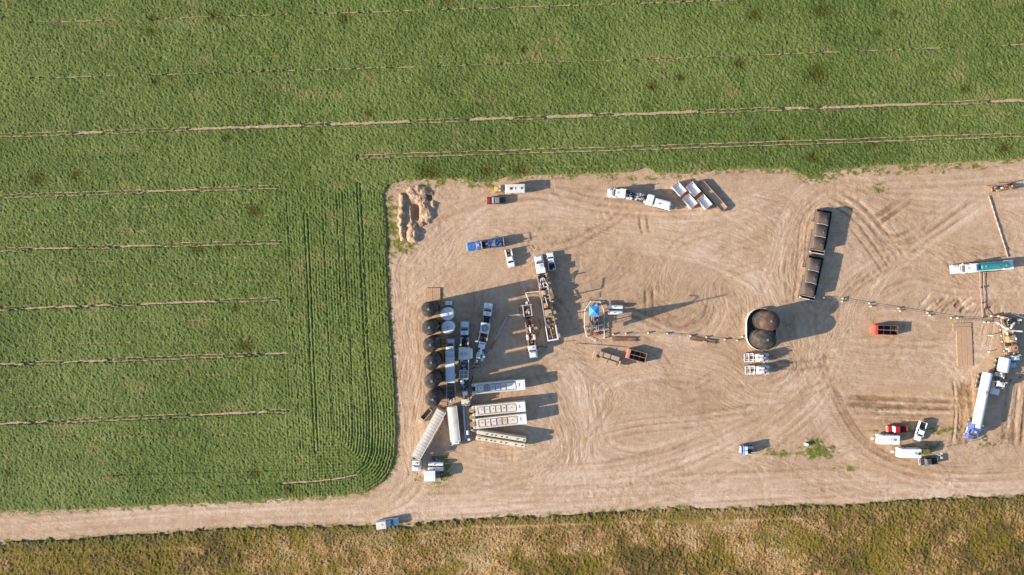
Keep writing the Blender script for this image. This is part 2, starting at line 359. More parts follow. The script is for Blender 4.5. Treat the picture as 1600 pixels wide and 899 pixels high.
def attr(n, name):
    a = n.new('ShaderNodeAttribute'); a.attribute_name = name; return a.outputs['Fac']
def noise(n, l, scale, detail=4, rough=0.6):
    t = n.new('ShaderNodeTexCoord'); z = n.new('ShaderNodeTexNoise'); z.inputs['Scale'].default_value = scale
    z.inputs['Detail'].default_value = detail; z.inputs['Roughness'].default_value = rough; l.new(t.outputs['Object'], z.inputs['Vector']); return z.outputs['Fac']
def math_(n, l, op, a, b_):
    m = n.new('ShaderNodeMath'); m.operation = op
    for k, v in enumerate((a, b_)):
        if isinstance(v, (int, float)): m.inputs[k].default_value = v
        else: l.new(v, m.inputs[k])
    return m.outputs[0]
def ramp(n, l, fac, stops):
    r = n.new('ShaderNodeValToRGB'); e = r.color_ramp.elements
    while len(e) < len(stops): e.new(0.5)
    for k, (p, c) in enumerate(stops): e[k].position = p; e[k].color = (*c, 1)
    l.new(fac, r.inputs['Fac']); return r.outputs['Color']
def mixc(n, l, fac, a, b_):
    m = n.new('ShaderNodeMix'); m.data_type = 'RGBA'
    for s, v in (('Factor', fac), ('A', a), ('B', b_)):
        if isinstance(v, (int, float)): m.inputs[s].default_value = v
        elif isinstance(v, tuple): m.inputs[s].default_value = (*v, 1)
        else: l.new(v, m.inputs[s])
    return m.outputs['Result']
def bump(n, l, h, dist, strength=1.0):
    q = n.new('ShaderNodeBump'); q.inputs['Distance'].default_value = dist; q.inputs['Strength'].default_value = strength
    l.new(h, q.inputs['Height']); l.new(q.outputs[0], n['Principled BSDF'].inputs['Normal'])
t_ = math_(n, l, 'MULTIPLY_ADD', attr(n, 'tone'), 0.30)
t_.node.inputs[2].default_value = 0.5
t_ = math_(n, l, 'ADD', t_, math_(n, l, 'MULTIPLY', math_(n, l, 'SUBTRACT', noise(n, l, 1.6, 6, 0.75), 0.5), 0.35))
soil = ramp(n, l, t_, [(0.10, (0.265, 0.160, 0.092)), (0.38, (0.418, 0.280, 0.176)), (0.62, (0.510, 0.358, 0.238)), (0.92, (0.62, 0.475, 0.350))])
wcol = ramp(n, l, noise(n, l, 0.9, 5, 0.7), [(0.35, (0.09, 0.12, 0.022)), (0.55, (0.17, 0.17, 0.04)), (0.75, (0.36, 0.25, 0.10))])
soil = mixc(n, l, attr(n, 'warm'), soil, (0.44, 0.285, 0.155))
c_ = mixc(n, l, attr(n, 'weed'), soil, wcol)
c_ = mixc(n, l, attr(n, 'under'), c_, (0.45, 0.33, 0.21))
l.new(c_, b.inputs['Base Color']); bump(n, l, noise(n, l, 2.2, 7, 0.75), 0.16, 0.7)
ground = grid_mesh('ground', xs, ys, Z, {'tone': tone, 'weed': weed, 'warm': warm, 'under': under*(dF > 0.4)}, gm)
ground['kind'] = 'structure'

# ---------------------------------------------------------------- crop
STEP = 0.18
def tram_list():
    W = []   # (points, half width m, kind) kind: 'bare' wide, 'pair' two thin, 'thin'
    W.append(([(-60, 215), (1700, 154.5)], 0.36, 'main'))
    W.append(([(0, 38), (350, 26.5), (1060, 4), (1200, -1)], 0.13, 'thin')); W.append(([(0, 124), (400, 113), (1000, 94), (1640, 69)], 0.12, 'thin'))
    W.append(([(560, 246), (610, 244), (1000, 232), (1640, 210)], 0.20, 'pair'))
    for (a, b_) in (((-60, 310), (434, 293)), ((-60, 393), (438, 379)), ((-60, 486), (440, 468)), ((-60, 573), (447, 553)), ((-60, 666), (450, 643))):
        W.append(([a, b_], 0.28, 'main'))
    W.append(([(60, 682), (250, 682), (400, 679)], 0.06, 'faint')); W.append(([(160, 743), (300, 739), (480, 734)], 0.09, 'dark')); W.append(([(200, 768), (400, 757), (470, 754)], 0.10, 'dark'))
    for y0 in (324, 346, 363, 409, 446, 504, 536, 590, 632, 684): W.append(([(0, y0+5), (300, y0-2), (430, y0-8)], 0.07, 'faint'))
    W.append(([(0, 68), (400, 90), (700, 84)], 0.05, 'faint')); W.append(([(640, 268), (900, 262), (1000, 259)], 0.1, 'faint')); W.append(([(1200, 188), (1600, 180)], 0.04, 'faint'))
    W.append(([(440, 756), (500, 752), (535, 748), (556, 743)], 0.22, 'arc'))
    W.append(([(478, 335), (484, 450), (488, 560), (495, 705)], 0.17, 'vpair')); W.append(([(561, 288), (568, 430), (574, 560), (580, 640), (580, 705), (572, 728), (553, 745)], 0.17, 'vpair'))
    W.append(([(505, 338), (511, 470), (523, 695)], 0.07, 'dark')); W.append(([(536, 300), (540, 400), (548, 520), (553, 690)], 0.09, 'dark'))
    W.append(([(448, 300), (470, 700)], 0.05, 'dark')); W.append(([(527, 310), (540, 690)], 0.05, 'dark'))
    return W
TRAMS = tram_list()
def crop_piece(name, x0, x1, y0, y1, far_left, far_right, far_top, far_bot, label, poly_test):
    def ax(lo, hi, fl, fr):
        mid = list(np.arange(lo, hi+STEP*0.5, STEP)); L_, R_ = [], []
        if fr:
            d, x = STEP, mid[-1]
            while x < fr: d *= 1.3; x += d; R_.append(x)
        if fl:
            d, x = STEP, mid[0]
            while x > fl: d *= 1.3; x -= d; L_.insert(0, x)
        return np.array(L_+mid+R_)
    xs = ax(x0, x1, far_left, far_right); ys = ax(y0, y1, far_bot, far_top)
    X, Y = np.meshgrid(xs, ys); px = X/S+800; py = 450-Y/S
    jx = X+0.5*vnoise(X, Y, 1.3, 5); jy = Y+0.5*vnoise(X, Y, 1.3, 6)
    ins = inside(jx, jy, FIELD); d = polydist(jx, jy, FIELD_EDGE); sd_ = np.where(ins, d, -d)
    m = np.clip(sd_/0.5, 0, 1)
    tint = np.zeros(X.shape)
    g1 = vnoise(X, Y, 0.95, 41); g2 = vnoise(X+0.4*g1, Y, 0.31, 42); g3 = fbm(X, Y, 5, 43, 3); g4 = fbm(X, Y, 26, 46, 3)
    rot = (X*0.75-Y*0.66); rot2 = (X*0.66+Y*0.75)
    g5 = vnoise(rot*0.5, rot2, 0.30, 48)      # leaves lie in short slanted strokes
    h = 0.30+0.02*g1+0.12*g2+0.155*g5+0.02*g3+0.12*(np.random.default_rng(77).random(X.shape)-0.5)
    # dark hollows
    hole = np.clip((vnoise(rot*0.6, rot2, 0.55, 51)-0.30)*6, 0, 1); h -= 0.10*hole
    # rows visible near the corner and beside the lot
    cr = np.exp(-(((px-570)/70)**2+((py-725)/50)**2)*1.0)*1.3+0.25*np.exp(-(((px-360)/260)**2+((py-740)/60)**2))+0.22*np.exp(-((px-560)/60)**2)*(py > 290)
    dr = polydist(X, Y, FIELD_EDGE)
    rows = np.cos(2*math.pi*dr/0.80)
    h += np.clip(cr, 0, 1)*0.13*rows*(dr < 22)
    # rows of the main blocks run with the tram lines
    h += 0.015*np.cos(2*math.pi*(Y-0.034*X)/0.80)*((px < 440) | (py < 270))
    h += np.where((px > 445) & (py > 290), 0.03*np.cos(2*math.pi*(X+0.045*Y)/0.80), 0)
    soil_ = np.zeros(X.shape)
    for pts, hw, kind in TRAMS:
        P0 = pts
        dd = polydist(X+0.10*vnoise(X, Y, 2.0, 61), Y+0.25*vnoise(X, Y, 2.2, 62), pts)
        along = fbm(X, Y*0.2, 13, 63, 2)
        if kind == 'main':
            wide = vnoise(X, Y*0, 11, 64+int(pts[0][1]))+0.15*vnoise(X, Y, 1.0, 65) > 0.0
            if pts[0][1] == 215:
                wide = np.zeros(X.shape, bool)
                for a_, b_ in ((118, 160), (292, 470), (510, 640), (730, 800), (850, 925), (955, 1090), (1222, 1262), (1280, 1452), (1543, 1800)): wide |= (px > a_) & (px < b_)
            cut = np.where(wide, dd < hw*1.05+0.25*vnoise(X, Y, 0.8, 66), abs(dd-0.42) < 0.13+0.12*vnoise(X, Y, 0.8, 67))
        elif kind in ('pair', 'vpair'): cut = abs(dd-0.48) < (0.14 if kind == 'pair' else 0.15)
        elif kind == 'thin': cut = (dd < hw+0.10*along) & (vnoise(X, Y*0, 5, 69) > -0.22) & (vnoise(X, Y, 0.6, 68) > -0.3)
        elif kind == 'arc': cut = dd < hw
        elif kind == 'dark': cut = dd < hw
        else: cut = (dd < 0.2) & (vnoise(X, Y*0, 7, 70+int(pts[0][1])) > -0.05) & (vnoise(X, Y, 0.7, 71) > 0.0)
        depth = {'main': 1.3, 'pair': 1.0, 'vpair': 0.22, 'thin': 0.95, 'arc': 1.3, 'dark': 0.24, 'faint': 0.8}[kind]
        if kind == 'faint': soil_ = np.maximum(soil_, cut*1.0); depth = 0.12
        h = np.where(cut, h-depth, h)
    # weedy olive spots and thin straw-coloured spots
    for (bx, by, br) in ((237, 50, 9), (240, 30, 7), (335, 25, 10), (60, 280, 14), (120, 275, 9), (310, 390, 10), (345, 388, 8), (700, 0, 8), (672, 270, 16), (760, 268, 10), (815, 265, 11), (245, 128, 7), (358, 216, 8), (385, 540, 14), (400, 330, 12), (1285, 18, 13), (1180, 25, 12), (1275, 115, 17), (1155, 100, 10), (1020, 135, 9), (1065, 122, 7), (540, 30, 10), (1400, 20, 6), (1375, 52, 7), (1510, 140, 8), (1225, 218, 7), (1365, 226, 8), (1270, 247, 10), (578, 178, 7), (15, 740, 7), (455, 765, 8), (400, 740, 8), (180, 745, 5), (370, 482, 8), (1570, 232, 10), (820, 78, 6)):
        q = np.exp(-((px-bx)**2+(1.3*(py-by))**2)/br**2); tint += q*(1.1+1.6*g2+0.8*g1)
        h -= 0.12*q
    h = h*m+(m-1)*0.5
    edge = np.clip(1-sd_/1.3, 0, 1)*(sd_ > 0)
    h -= 0.12*edge
    dry = np.clip(edge*0.8+0.7*np.clip(fbm(X, Y*1.8, 9, 81, 3)-0.28, 0, 1)*2+soil_*0.9, 0, 1)
    var = g4*0.5+g3*0.35+(g1+g5)*0.6
    keep = (h > -0.35) & (sd_ > -0.8) & poly_test(px, py)
    h = np.maximum(h, -0.4)
    o = grid_mesh(name, xs, ys, h, {'var': var, 'olive': np.clip(tint, 0, 1), 'dry': dry}, cropm, keep, smooth=True)
    tag(o, label, 'crop', kind='stuff'); return o
cropm = bpy.data.materials.new('crop_leaves'); cropm.use_nodes = True
n = cropm.node_tree.nodes; l = cropm.node_tree.links; b = n['Principled BSDF']; b.inputs['Roughness'].default_value = 0.75; b.inputs['Specular IOR Level'].default_value = 0.08
f_ = math_(n, l, 'ADD', math_(n, l, 'MULTIPLY', attr(n, 'var'), 0.35), math_(n, l, 'MULTIPLY_ADD', noise(n, l, 2.6, 5, 0.85), 1.5))
f_.node.inputs[1].links[0].from_node.inputs[2].default_value = -0.25
gcol = ramp(n, l, f_, [(0.26, (0.062, 0.090, 0.021)), (0.5, (0.112, 0.150, 0.036)), (0.74, (0.172, 0.205, 0.060))])
gcol = mixc(n, l, attr(n, 'olive'), gcol, (0.062, 0.062, 0.008))
gcol = mixc(n, l, math_(n, l, 'MULTIPLY', attr(n, 'dry'), 0.7), gcol, (0.28, 0.22, 0.09))
l.new(gcol, b.inputs['Base Color']); bump(n, l, noise(n, l, 3.4, 4, 0.7), 0.11, 0.6)
crop_piece('crop_field', -146, 146, 27, 84, -500, 500, 420, None, 'low green row crop filling the wide upper field above the bare lot', lambda px, py: py < 300)
crop_piece('crop_field', -146, -28, -66, 27.0, -500, None, None, None, 'low green row crop in the left block beside the bare lot with curved corner rows', lambda px, py: py > 290)

# ---------------------------------------------------------------- dry grass verge
def verge():
    xs = axis(-146, 146, 0.21, 500); ys0 = np.arange(-86, -54, 0.21); yl = []; d, y = 0.21, -86
    while y > -400: d *= 1.3; y -= d; yl.insert(0, y)
    ys = np.array(yl+list(ys0)); X, Y = np.meshgrid(xs, ys); px = X/S+800; py = 450-Y/S
    jx = X+0.7*vnoise(X, Y, 1.6, 205); jy = Y+1.1*fbm(X, Y, 1.9, 206, 4, 0.75)
    ins = inside(jx, jy, VERGE); d = polydist(jx, jy, VERGE_EDGE); s = np.where(ins, d, -d)
    g1 = vnoise(X, Y, 0.9, 211); g2 = vnoise(X, Y, 0.42, 212); clump = fbm(X, Y, 3.2, 213, 4); big = fbm(X, Y, 15, 214, 4)
    h = 0.20+0.09*g1+0.25*g2+0.20*clump+0.10*np.clip(big, -0.3, 1)+0.26*(np.random.default_rng(3).random(X.shape)-0.5)
    straw = 0.46+0.9*fbm(X, Y, 17, 221, 4)+0.7*clump+0.35*g2+0.5*(np.random.default_rng(8).random(X.shape)-0.5)
    straw += 0.45*np.exp(-((px-640)/150)**2-((py-875)/30)**2)+0.35*np.exp(-((px-880)/130)**2-((py-850)/30)**2)+0.35*np.exp(-((px-1200)/60)**2-((py-860)/40)**2)-0.35*np.exp(-((px-200)/200)**2-((py-870)/60)**2)-0.25*np.exp(-((px-1450)/200)**2)
    green = np.clip(np.exp(-np.clip(s, 0, 99)/2.4)*(0.70+1.0*vnoise(X, Y, 9, 231))+0.25*clump, 0, 1)*(s < 9)
    yel = np.clip(fbm(X, Y, 6, 241, 5, 0.75)*2.2+0.05+1.0*np.exp(-((px-60)/380)**2-((py-860)/60)**2)+0.35*np.exp(-((px-1350)/250)**2), 0, 1)
    yel = np.clip(yel+0.8*np.exp(-((px-740)/22)**2-((py-860)/14)**2)+0.9*np.exp(-((px-440)/60)**2-((py-828)/8)**2), 0, 1)
    for pts in ([(640, 838), (735, 825), (850, 822), (960, 817), (1100, 816), (1250, 812)], [(1500, 905), (1560, 885), (1640, 858)], [(0, 868), (150, 862), (300, 857)]):
        dd = polydist(X, Y+0.3*vnoise(X, Y, 3, 251), pts); q = np.exp(-(dd/0.4)**2)*0.5; h -= 0.18*q; straw = straw+0.7*q; green *= 1-q
    h -= 0.3*np.clip(straw-0.5, 0, 0.8)
    m = np.clip(s/0.5, 0, 1); h = np.maximum(h, 0.04)*m+(m-1)*0.5
    keep = (s > -0.8); h = np.maximum(h, -0.3)
    m_ = bpy.data.materials.new('dry_grass'); m_.use_nodes = True
    n = m_.node_tree.nodes; l = m_.node_tree.links; b = n['Principled BSDF']; b.inputs['Roughness'].default_value = 0.85; b.inputs['Specular IOR Level'].default_value = 0.15
    f = math_(n, l, 'ADD', math_(n, l, 'MULTIPLY', attr(n, 'straw'), 0.7), math_(n, l, 'MULTIPLY', noise(n, l, 1.3, 7, 0.8), 0.55))
    c = ramp(n, l, f, [(0.20, (0.115, 0.085, 0.025)), (0.48, (0.21, 0.138, 0.046)), (0.78, (0.45, 0.27, 0.11)), (1.0, (0.5, 0.35, 0.18))])
    y = ramp(n, l, noise(n, l, 1.9, 6, 0.8), [(0.3, (0.095, 0.078, 0.012)), (0.7, (0.28, 0.215, 0.024))])
    c = mixc(n, l, math_(n, l, 'MULTIPLY', attr(n, 'yel'), 0.75), c, y)
    c = mixc(n, l, attr(n, 'green'), c, ramp(n, l, noise(n, l, 2.1, 5, 0.8), [(0.3, (0.068, 0.068, 0.022)), (0.75, (0.19, 0.165, 0.05))]))
    l.new(c, b.inputs['Base Color']); bump(n, l, noise(n, l, 2.6, 6, 0.8), 0.35, 0.8)
    o = grid_mesh('dry_grass', xs, ys, h, {'straw': straw, 'green': green, 'yel': yel}, m_, keep)
    tag(o, 'strip of tall dry yellow and olive grass below the dirt road', 'grass', kind='stuff')
verge()
#INSERT
# ================================================================ the excavated soil heaps (left end of the lot)
def heaps():
    xs = np.arange(-35.2, -20.0, 0.17); ys = np.arange(10.5, 28.5, 0.17); X, Y = np.meshgrid(xs, ys); px = X/S+800; py = 450-Y/S
    def cap(ax, ay, bx, by, wdt, hgt):
        d = polydist(X+0.5*vnoise(X, Y, 1.4, 301), Y+0.6*vnoise(X, Y, 1.6, 302), [(ax, ay), (bx, by)]); return hgt*np.clip(1-(d/wdt)**2, 0, 1)**0.8
    jx = X+0.7*vnoise(X, Y, 1.1, 321)+0.2*vnoise(X, Y, 0.5, 322); jy = Y+0.7*vnoise(X, Y, 1.2, 323)+0.2*vnoise(X, Y, 0.5, 324)
    def cap(ax, ay, bx, by, wdt, hgt, p=0.55):
        d = polydist(jx, jy, [(ax, ay), (bx, by)]); return hgt*np.clip(1-(d/wdt)**2, 0, 1)**p
    h = np.maximum.reduce([cap(629, 308, 627, 345, 0.9, 1.0, 0.8), cap(627, 345, 631, 374, 0.9, 0.9, 0.8), cap(648, 302, 664, 304, 2.2, 0.9), cap(655, 311, 664, 312, 1.5, 0.9), cap(663, 326, 667, 334, 1.9, 1.0),
                           cap(664, 345, 655, 349, 1.3, 0.7), cap(644, 355, 645, 372, 1.5, 1.2), cap(675, 318, 676, 326, 0.8, 0.6), cap(671, 340, 667, 346, 0.9, 0.7), cap(643, 322, 642, 344, 0.35, 0.5)])
    pit = np.exp(-(((px-649)/6.5)**4+((py-333)/13)**4)); h = h*(1-pit); hol = np.exp(-(((px-671)/5)**2+((py-309)/5)**2)); h = h*(1-hol)*0.8
    edge = np.clip(h*3, 0, 1); h = h+edge*(0.36*fbm(X, Y, 1.3, 305, 4, 0.65)); h = h-0.10+edge*0.16*(np.random.default_rng(4).random(X.shape)-0.5); h = np.where((pit > 0.35) | (hol > 0.45), -1.0, h)
    keep = h > -0.11
    tone = -0.25+1.3*fbm(X, Y, 1.6, 311, 4, 0.8)+0.8*(np.random.default_rng(6).random(X.shape)-0.5)+0.35*np.exp(-(((px-668)/8)**2+((py-334)/8)**2)); weed = np.clip(fbm(X, Y, 2, 315, 4)*2-0.5, 0, 1)
    o = grid_mesh('soil_heap', xs, ys, h, {'tone': tone, 'weed': weed*0.4, 'warm': tone*0, 'under': tone*0}, gm, keep)
    tag(o, 'rough ring of excavated pale soil heaped around a shallow pit in the lot corner', 'soil heap')
heaps()

# ================================================================ shared vehicle pieces
def wheel(root, x, y, r=0.4, w_=0.26, z=None, loc=(0, 0, 0), rz=0.0, name='wheel'):
    m = MB(); z = r if z is None else z; s = 1 if y > 0 else -1
    m.cyl((x, y-w_/2, z), (x, y+w_/2, z), r, 'tyre', 16); m.cyl((x, y+s*w_/2, z), (x, y+s*(w_/2+0.015), z), r*0.58, 'rim', 12)
    return m.build(name, root, loc, rz)
def pickup(name, label, rear, front, col='white_paint', L=None, W=1.95, group=None, cargo=None, roof=None, bed='black', hoodcol=None, box=None, cat='pickup'):
    c, rz, L0 = span(rear, front, 1.2); L = L or L0; t = thing(name, label, cat, c, rz, group); h = L/2; w2 = W/2
    m = MB(); m.hexa((-h+0.06, h-0.08, -w2, w2), (-h+0.06, h-0.12, -w2+0.03, w2-0.03), 0.42, 0.98, col, 0.07)
    m.hexa((-h+0.42*L, h-0.30*L, -w2+0.03, w2-0.03), (-h+0.42*L, h-0.30*L, -w2+0.08, w2-0.08), 0.97, 1.14, col, 0.03); m.build('body', t)
    m = MB(); m.hexa((h-0.31*L, h-0.06, -w2+0.05, w2-0.05), (h-0.29*L, h-0.28, -w2+0.2, w2-0.2), 0.97, 1.17, hoodcol or col, 0.05); m.build('hood', t)
    x0, x1 = -h+0.385*L, h-0.245*L; r0, r1 = -h+0.43*L, h-0.345*L
    m = MB(); m.hexa((x0, x1, -w2+0.09, w2-0.09), (r0-0.02, r1+0.05, -w2+0.24, w2-0.24), 1.13, 1.68, 'glass'); m.build('window', t)
    m = MB(); m.hexa((r0-0.05, r1, -w2+0.22, w2-0.22), (r0+0.02, r1-0.1, -w2+0.30, w2-0.30), 1.67, 1.75, roof or col, 0.03)
    for s in (-1, 1): m.tube([(x1-0.02, s*(w2-0.12), 1.14), (r1+0.02, s*(w2-0.26), 1.69)], 0.045, roof or col); m.tube([(x0+0.02, s*(w2-0.12), 1.14), (r0, s*(w2-0.26), 1.69)], 0.06, roof or col); m.tube([((x0+x1)/2, s*(w2-0.1), 1.14), ((r0+r1)/2, s*(w2-0.25), 1.69)], 0.035, roof or col)
    m.build('roof', t)
    bx0, bx1 = -h+0.08, -h+0.375*L
    if box is None:
        m = MB(); m.box(bx0, bx1, -w2+0.02, -w2+0.16, 0.97, 1.28, col, 0.02); m.box(bx0, bx1, w2-0.16, w2-0.02, 0.97, 1.28, col, 0.02)
        m.box(bx0, bx0+0.09, -w2+0.16, w2-0.16, 0.97, 1.26, col); m.box(bx1-0.07, bx1, -w2+0.16, w2-0.16, 0.97, 1.28, col); m.build('bed', t)
        m = MB(); m.box(bx0+0.09, bx1-0.07, -w2+0.16, w2-0.16, 0.975, 0.995, bed); m.build('bed_floor', t)
    elif box == 'cap':
        m = MB(); m.box(bx0-0.15, bx1+0.35, -w2-0.10, w2-0.12, 1.0, 2.35, 'white_dusty', 0.05); m.box(bx0+1.0, bx0+1.35, -0.15, 0.2, 2.345, 2.5, 'white_paint', 0.03); m.build('cargo_box', t)
    elif box == 'service':
        m = MB()
        for s in (-1, 1): m.box(bx0, bx1, s*w2-(0.02 if s < 0 else 0.40), s*w2+(0.40 if s < 0 else 0.02), 0.9, 1.45, 'white_paint', 0.03)
        m.box(bx0, bx1, -w2+0.4, w2-0.4, 0.98, 1.0, 'black'); m.box(bx0+0.2, bx0+0.7, -0.3, 0.3, 1.0, 1.3, 'mid_grey'); m.box(bx1-0.6, bx1-0.2, -0.4, 0.1, 1.0, 1.35, 'rust'); m.build('service_body', t)
        m = MB(); m.cyl((bx0+0.2, w2-0.2, 1.4), (bx0+0.2, w2-0.2, 2.1), 0.08, 'dark_steel'); m.tube([(bx0+0.2, w2-0.2, 2.1), (bx0+1.3, 0.3, 2.35)], 0.07, 'dark_steel'); m.build('hoist', t)
    if cargo:
        for k, (a, b, c1, d, z, mm) in enumerate(cargo): m = MB(); m.box(bx0+a, bx0+b, c1, d, 0.99, z, mm, 0.03); m.build('toolbox', t)
    m = MB(); m.box(h-0.10, h, -w2+0.1, w2-0.1, 0.42, 0.62, 'steel', 0.02); m.build('bumper', t)
    m = MB(); m.box(-h-0.02, -h+0.06, -w2+0.1, w2-0.1, 0.42, 0.6, 'steel', 0.02); m.build('bumper', t)
    for s in (-1, 1):
        m = MB(); m.box(h-0.13, h-0.06, s*(w2-0.25)-0.16, s*(w2-0.25)+0.16, 0.72, 0.92, 'light_grey'); m.build('headlight', t)
        m = MB(); m.box(-h+0.04, -h+0.08, s*(w2-0.12)-0.07, s*(w2-0.12)+0.07, 0.7, 0.95, 'red_paint'); m.build('tail_light', t)
        m = MB(); m.box(x1-0.35, x1-0.18, s*w2-(0.22 if s < 0 else 0), s*w2+(0.22 if s > 0 else 0), 1.1, 1.3, col); m.build('mirror', t)
        for x in (-h+0.2*L, h-0.19*L): wheel(t, x, s*(w2-0.12))
    return t
def tractor(t, L, col, W=2.45, sleeper=True, hood=True, roofcol=None, fairing=False, loc=(0, 0, 0), rz=0.0, nose=0.24, tail=None, dual=True, Hc=2.75, rails=True, tank=True):
    "tractor with its front bumper at x = 0, running back to -L"
    w2 = W/2; nl = nose*L if hood else 0.25; B = lambda m, nm: m.build(nm, t, loc, rz); roofcol = roofcol or col
    cabl = 1.75; slp = (1.5 if sleeper else 0); xb = -nl-cabl-slp
    if rails:
        m = MB(); m.box(-L, -0.4, -0.5, -0.32, 0.75, 1.0, 'dark_steel'); m.box(-L, -0.4, 0.32, 0.5, 0.75, 1.0, 'dark_steel')
        x = xb-0.3
        while x > -L: m.box(x-0.1, x, -0.5, 0.5, 0.8, 0.95, 'dark_steel'); x -= 0.9
        B(m, 'chassis')
    m = MB(); m.box(-0.28, 0, -w2+0.05, w2-0.05, 0.4, 0.75, 'steel', 0.04); B(m, 'bumper')
    if hood:
        m = MB(); m.hexa((-nl-0.05, -0.2, -w2+0.12, w2-0.12), (-nl-0.05, -0.4, -w2+0.45, w2-0.5), 0.7, 1.75, col, 0.12)
        for s in (-1, 1): m.hexa((-nl*0.95, -0.25, s*(w2-0.25)-0.24, s*(w2-0.25)+0.24), (-nl*0.85, -0.45, s*(w2-0.27)-0.2, s*(w2-0.27)+0.2), 0.75, 1.15, col, 0.08)
        B(m, 'hood')
    x0, x1 = -nl-cabl, -nl
    m = MB(); m.hexa((x0, x1, -w2+0.1, w2-0.1), (x0, x1-0.08, -w2+0.12, w2-0.12), 0.8, 1.9, col, 0.05); m.hexa((x0, x1-0.55, -w2+0.15, w2-0.15), (x0, x1-0.65, -w2+0.3, w2-0.3), 2.55, Hc, roofcol, 0.08)
    m.box(x0, x0+0.25, -w2+0.15, w2-0.15, 1.88, 2.58, col)
    for s in (-1, 1): m.tube([(x1-0.1, s*(w2-0.16), 1.88), (x1-0.55, s*(w2-0.24), 2.6)], 0.06, col)
    B(m, 'cab')
    m = MB(); m.hexa((x0+0.25, x1-0.08, -w2+0.17, w2-0.17), (x0+0.25, x1-0.5, -w2+0.24, w2-0.24), 1.88, 2.57, 'glass'); B(m, 'windshield')
    m = MB(); m.hexa((x1-0.62, x1-0.30, -w2+0.25, w2-0.25), (x1-0.60, x1-0.35, -w2+0.3, w2-0.3), 2.585, 2.64, 'dark_steel'); B(m, 'visor')
    m = MB(); m.box(x0+0.3, x0+0.85, -0.3, 0.3, Hc, Hc+0.14, 'light_grey', 0.03); B(m, 'roof_unit')
    if hood:
        m = MB(); m.box(-nl+0.02, -nl+0.25, -w2+0.5, w2-0.5, 1.7, 1.79, 'mid_grey'); B(m, 'cowl')
    if sleeper:
        m = MB(); m.box(x0-slp, x0-0.04, -w2+0.04, w2-0.04, 0.95, Hc+0.25, roofcol, 0.10); B(m, 'sleeper')
    if fairing:
        m = MB(); m.hexa((x0-slp, x1-0.7, -w2+0.2, w2-0.2), (x0-slp, x0+0.2, -w2+0.3, w2-0.3), Hc-0.02, Hc+0.75, col, 0.08); B(m, 'roof_fairing')
    for s in (-1, 1):
        m = MB(); m.cyl((xb-0.12, s*(w2-0.2), 1.0), (xb-0.12, s*(w2-0.2), Hc+0.6), 0.09, 'steel', 10); B(m, 'exhaust')
        m = MB(); m.box(x1-0.35, x1-0.25, s*(w2+0.12)-0.10, s*(w2+0.12)+0.10, 1.75, 2.3, 'light_grey'); m.tube([(x1-0.3, s*(w2-0.1), 2.2), (x1-0.3, s*(w2+0.1), 2.2)], 0.03, 'steel'); B(m, 'mirror')
        m = MB(); m.box(-0.30, -0.18, s*(w2-0.35)-0.15, s*(w2-0.35)+0.15, 0.85, 1.05, 'light_grey'); B(m, 'headlight')
        if tank: m = MB(); m.cyl((x0-slp+0.1, s*(w2-0.28), 0.75), (x1-0.1, s*(w2-0.28), 0.75), 0.3, 'steel', 14); B(m, 'fuel_tank')
        wheel(t, -1.15 if hood else -1.1, s*(w2-0.2), 0.5, 0.3, loc=loc, rz=rz)
        for x in (tail or (-L+0.7, -L+2.0)):
            wheel(t, x, s*(w2-0.28), 0.5, 0.56, loc=loc, rz=rz)
    return xb
def trailer_pose(front, hitch, rear, h=3.0):
    "root at the front bumper, heading from hitch to front; local hitch x; angle of the trailer; its length"
    f = P(*front, h); k = P(*hitch, h); r_ = P(*rear, h)
    a = math.atan2((f-k).y, (f-k).x); b = math.atan2((k-r_).y, (k-r_).x)
    return f, a, (f-k).length, b-a, (k-r_).length

# ---- pickups
pickup('pickup_truck', 'white pickup with a raised white cargo box parked on the road edge by dry grass', (589.5, 820.2), (622.8, 815.8), 'pale_blue', box='cap', roof='pale_blue', W=2.0)
pickup('pickup_truck', 'dark grey pickup with red cargo and a pale toolbox below the white office trailer', (760.5, 314), (791, 313.6), 'dark_teal', roof='mid_grey', cargo=[(0.15, 0.9, -0.7, 0.7, 1.3, 'red_paint'), (1.35, 1.85, -0.8, 0.8, 1.42, 'light_grey')])
pickup('service_pickup', 'white service pickup with open tool bed parked alone below the blue truck', (793.5, 390), (800, 418.5), 'white_paint', box='service')
pickup('pickup_truck', 'white crew cab pickup with dark bed beside the muddy rig truck cab', (863.3, 423.3), (859, 395), 'white_paint', cargo=[(0.1, 0.5, -0.7, -0.2, 1.3, 'light_grey')])
pickup('pickup_truck', 'bright red pickup parked above the upper white camper', (1418.5, 671), (1386.5, 671.8), 'red_paint', hoodcol='red_paint', W=2.0)
pickup('pickup_truck', 'white pickup parked at a slant right of the red pickup', (1444.3, 660), (1433.5, 689.5), 'white_paint', W=2.0)
pickup('pickup_truck', 'black pickup parked below the yellow light tower and lower camper', (1466, 720.3), (1437.5, 723), 'dark_steel', hoodcol='dark_steel', roof='dark_steel', W=2.0)

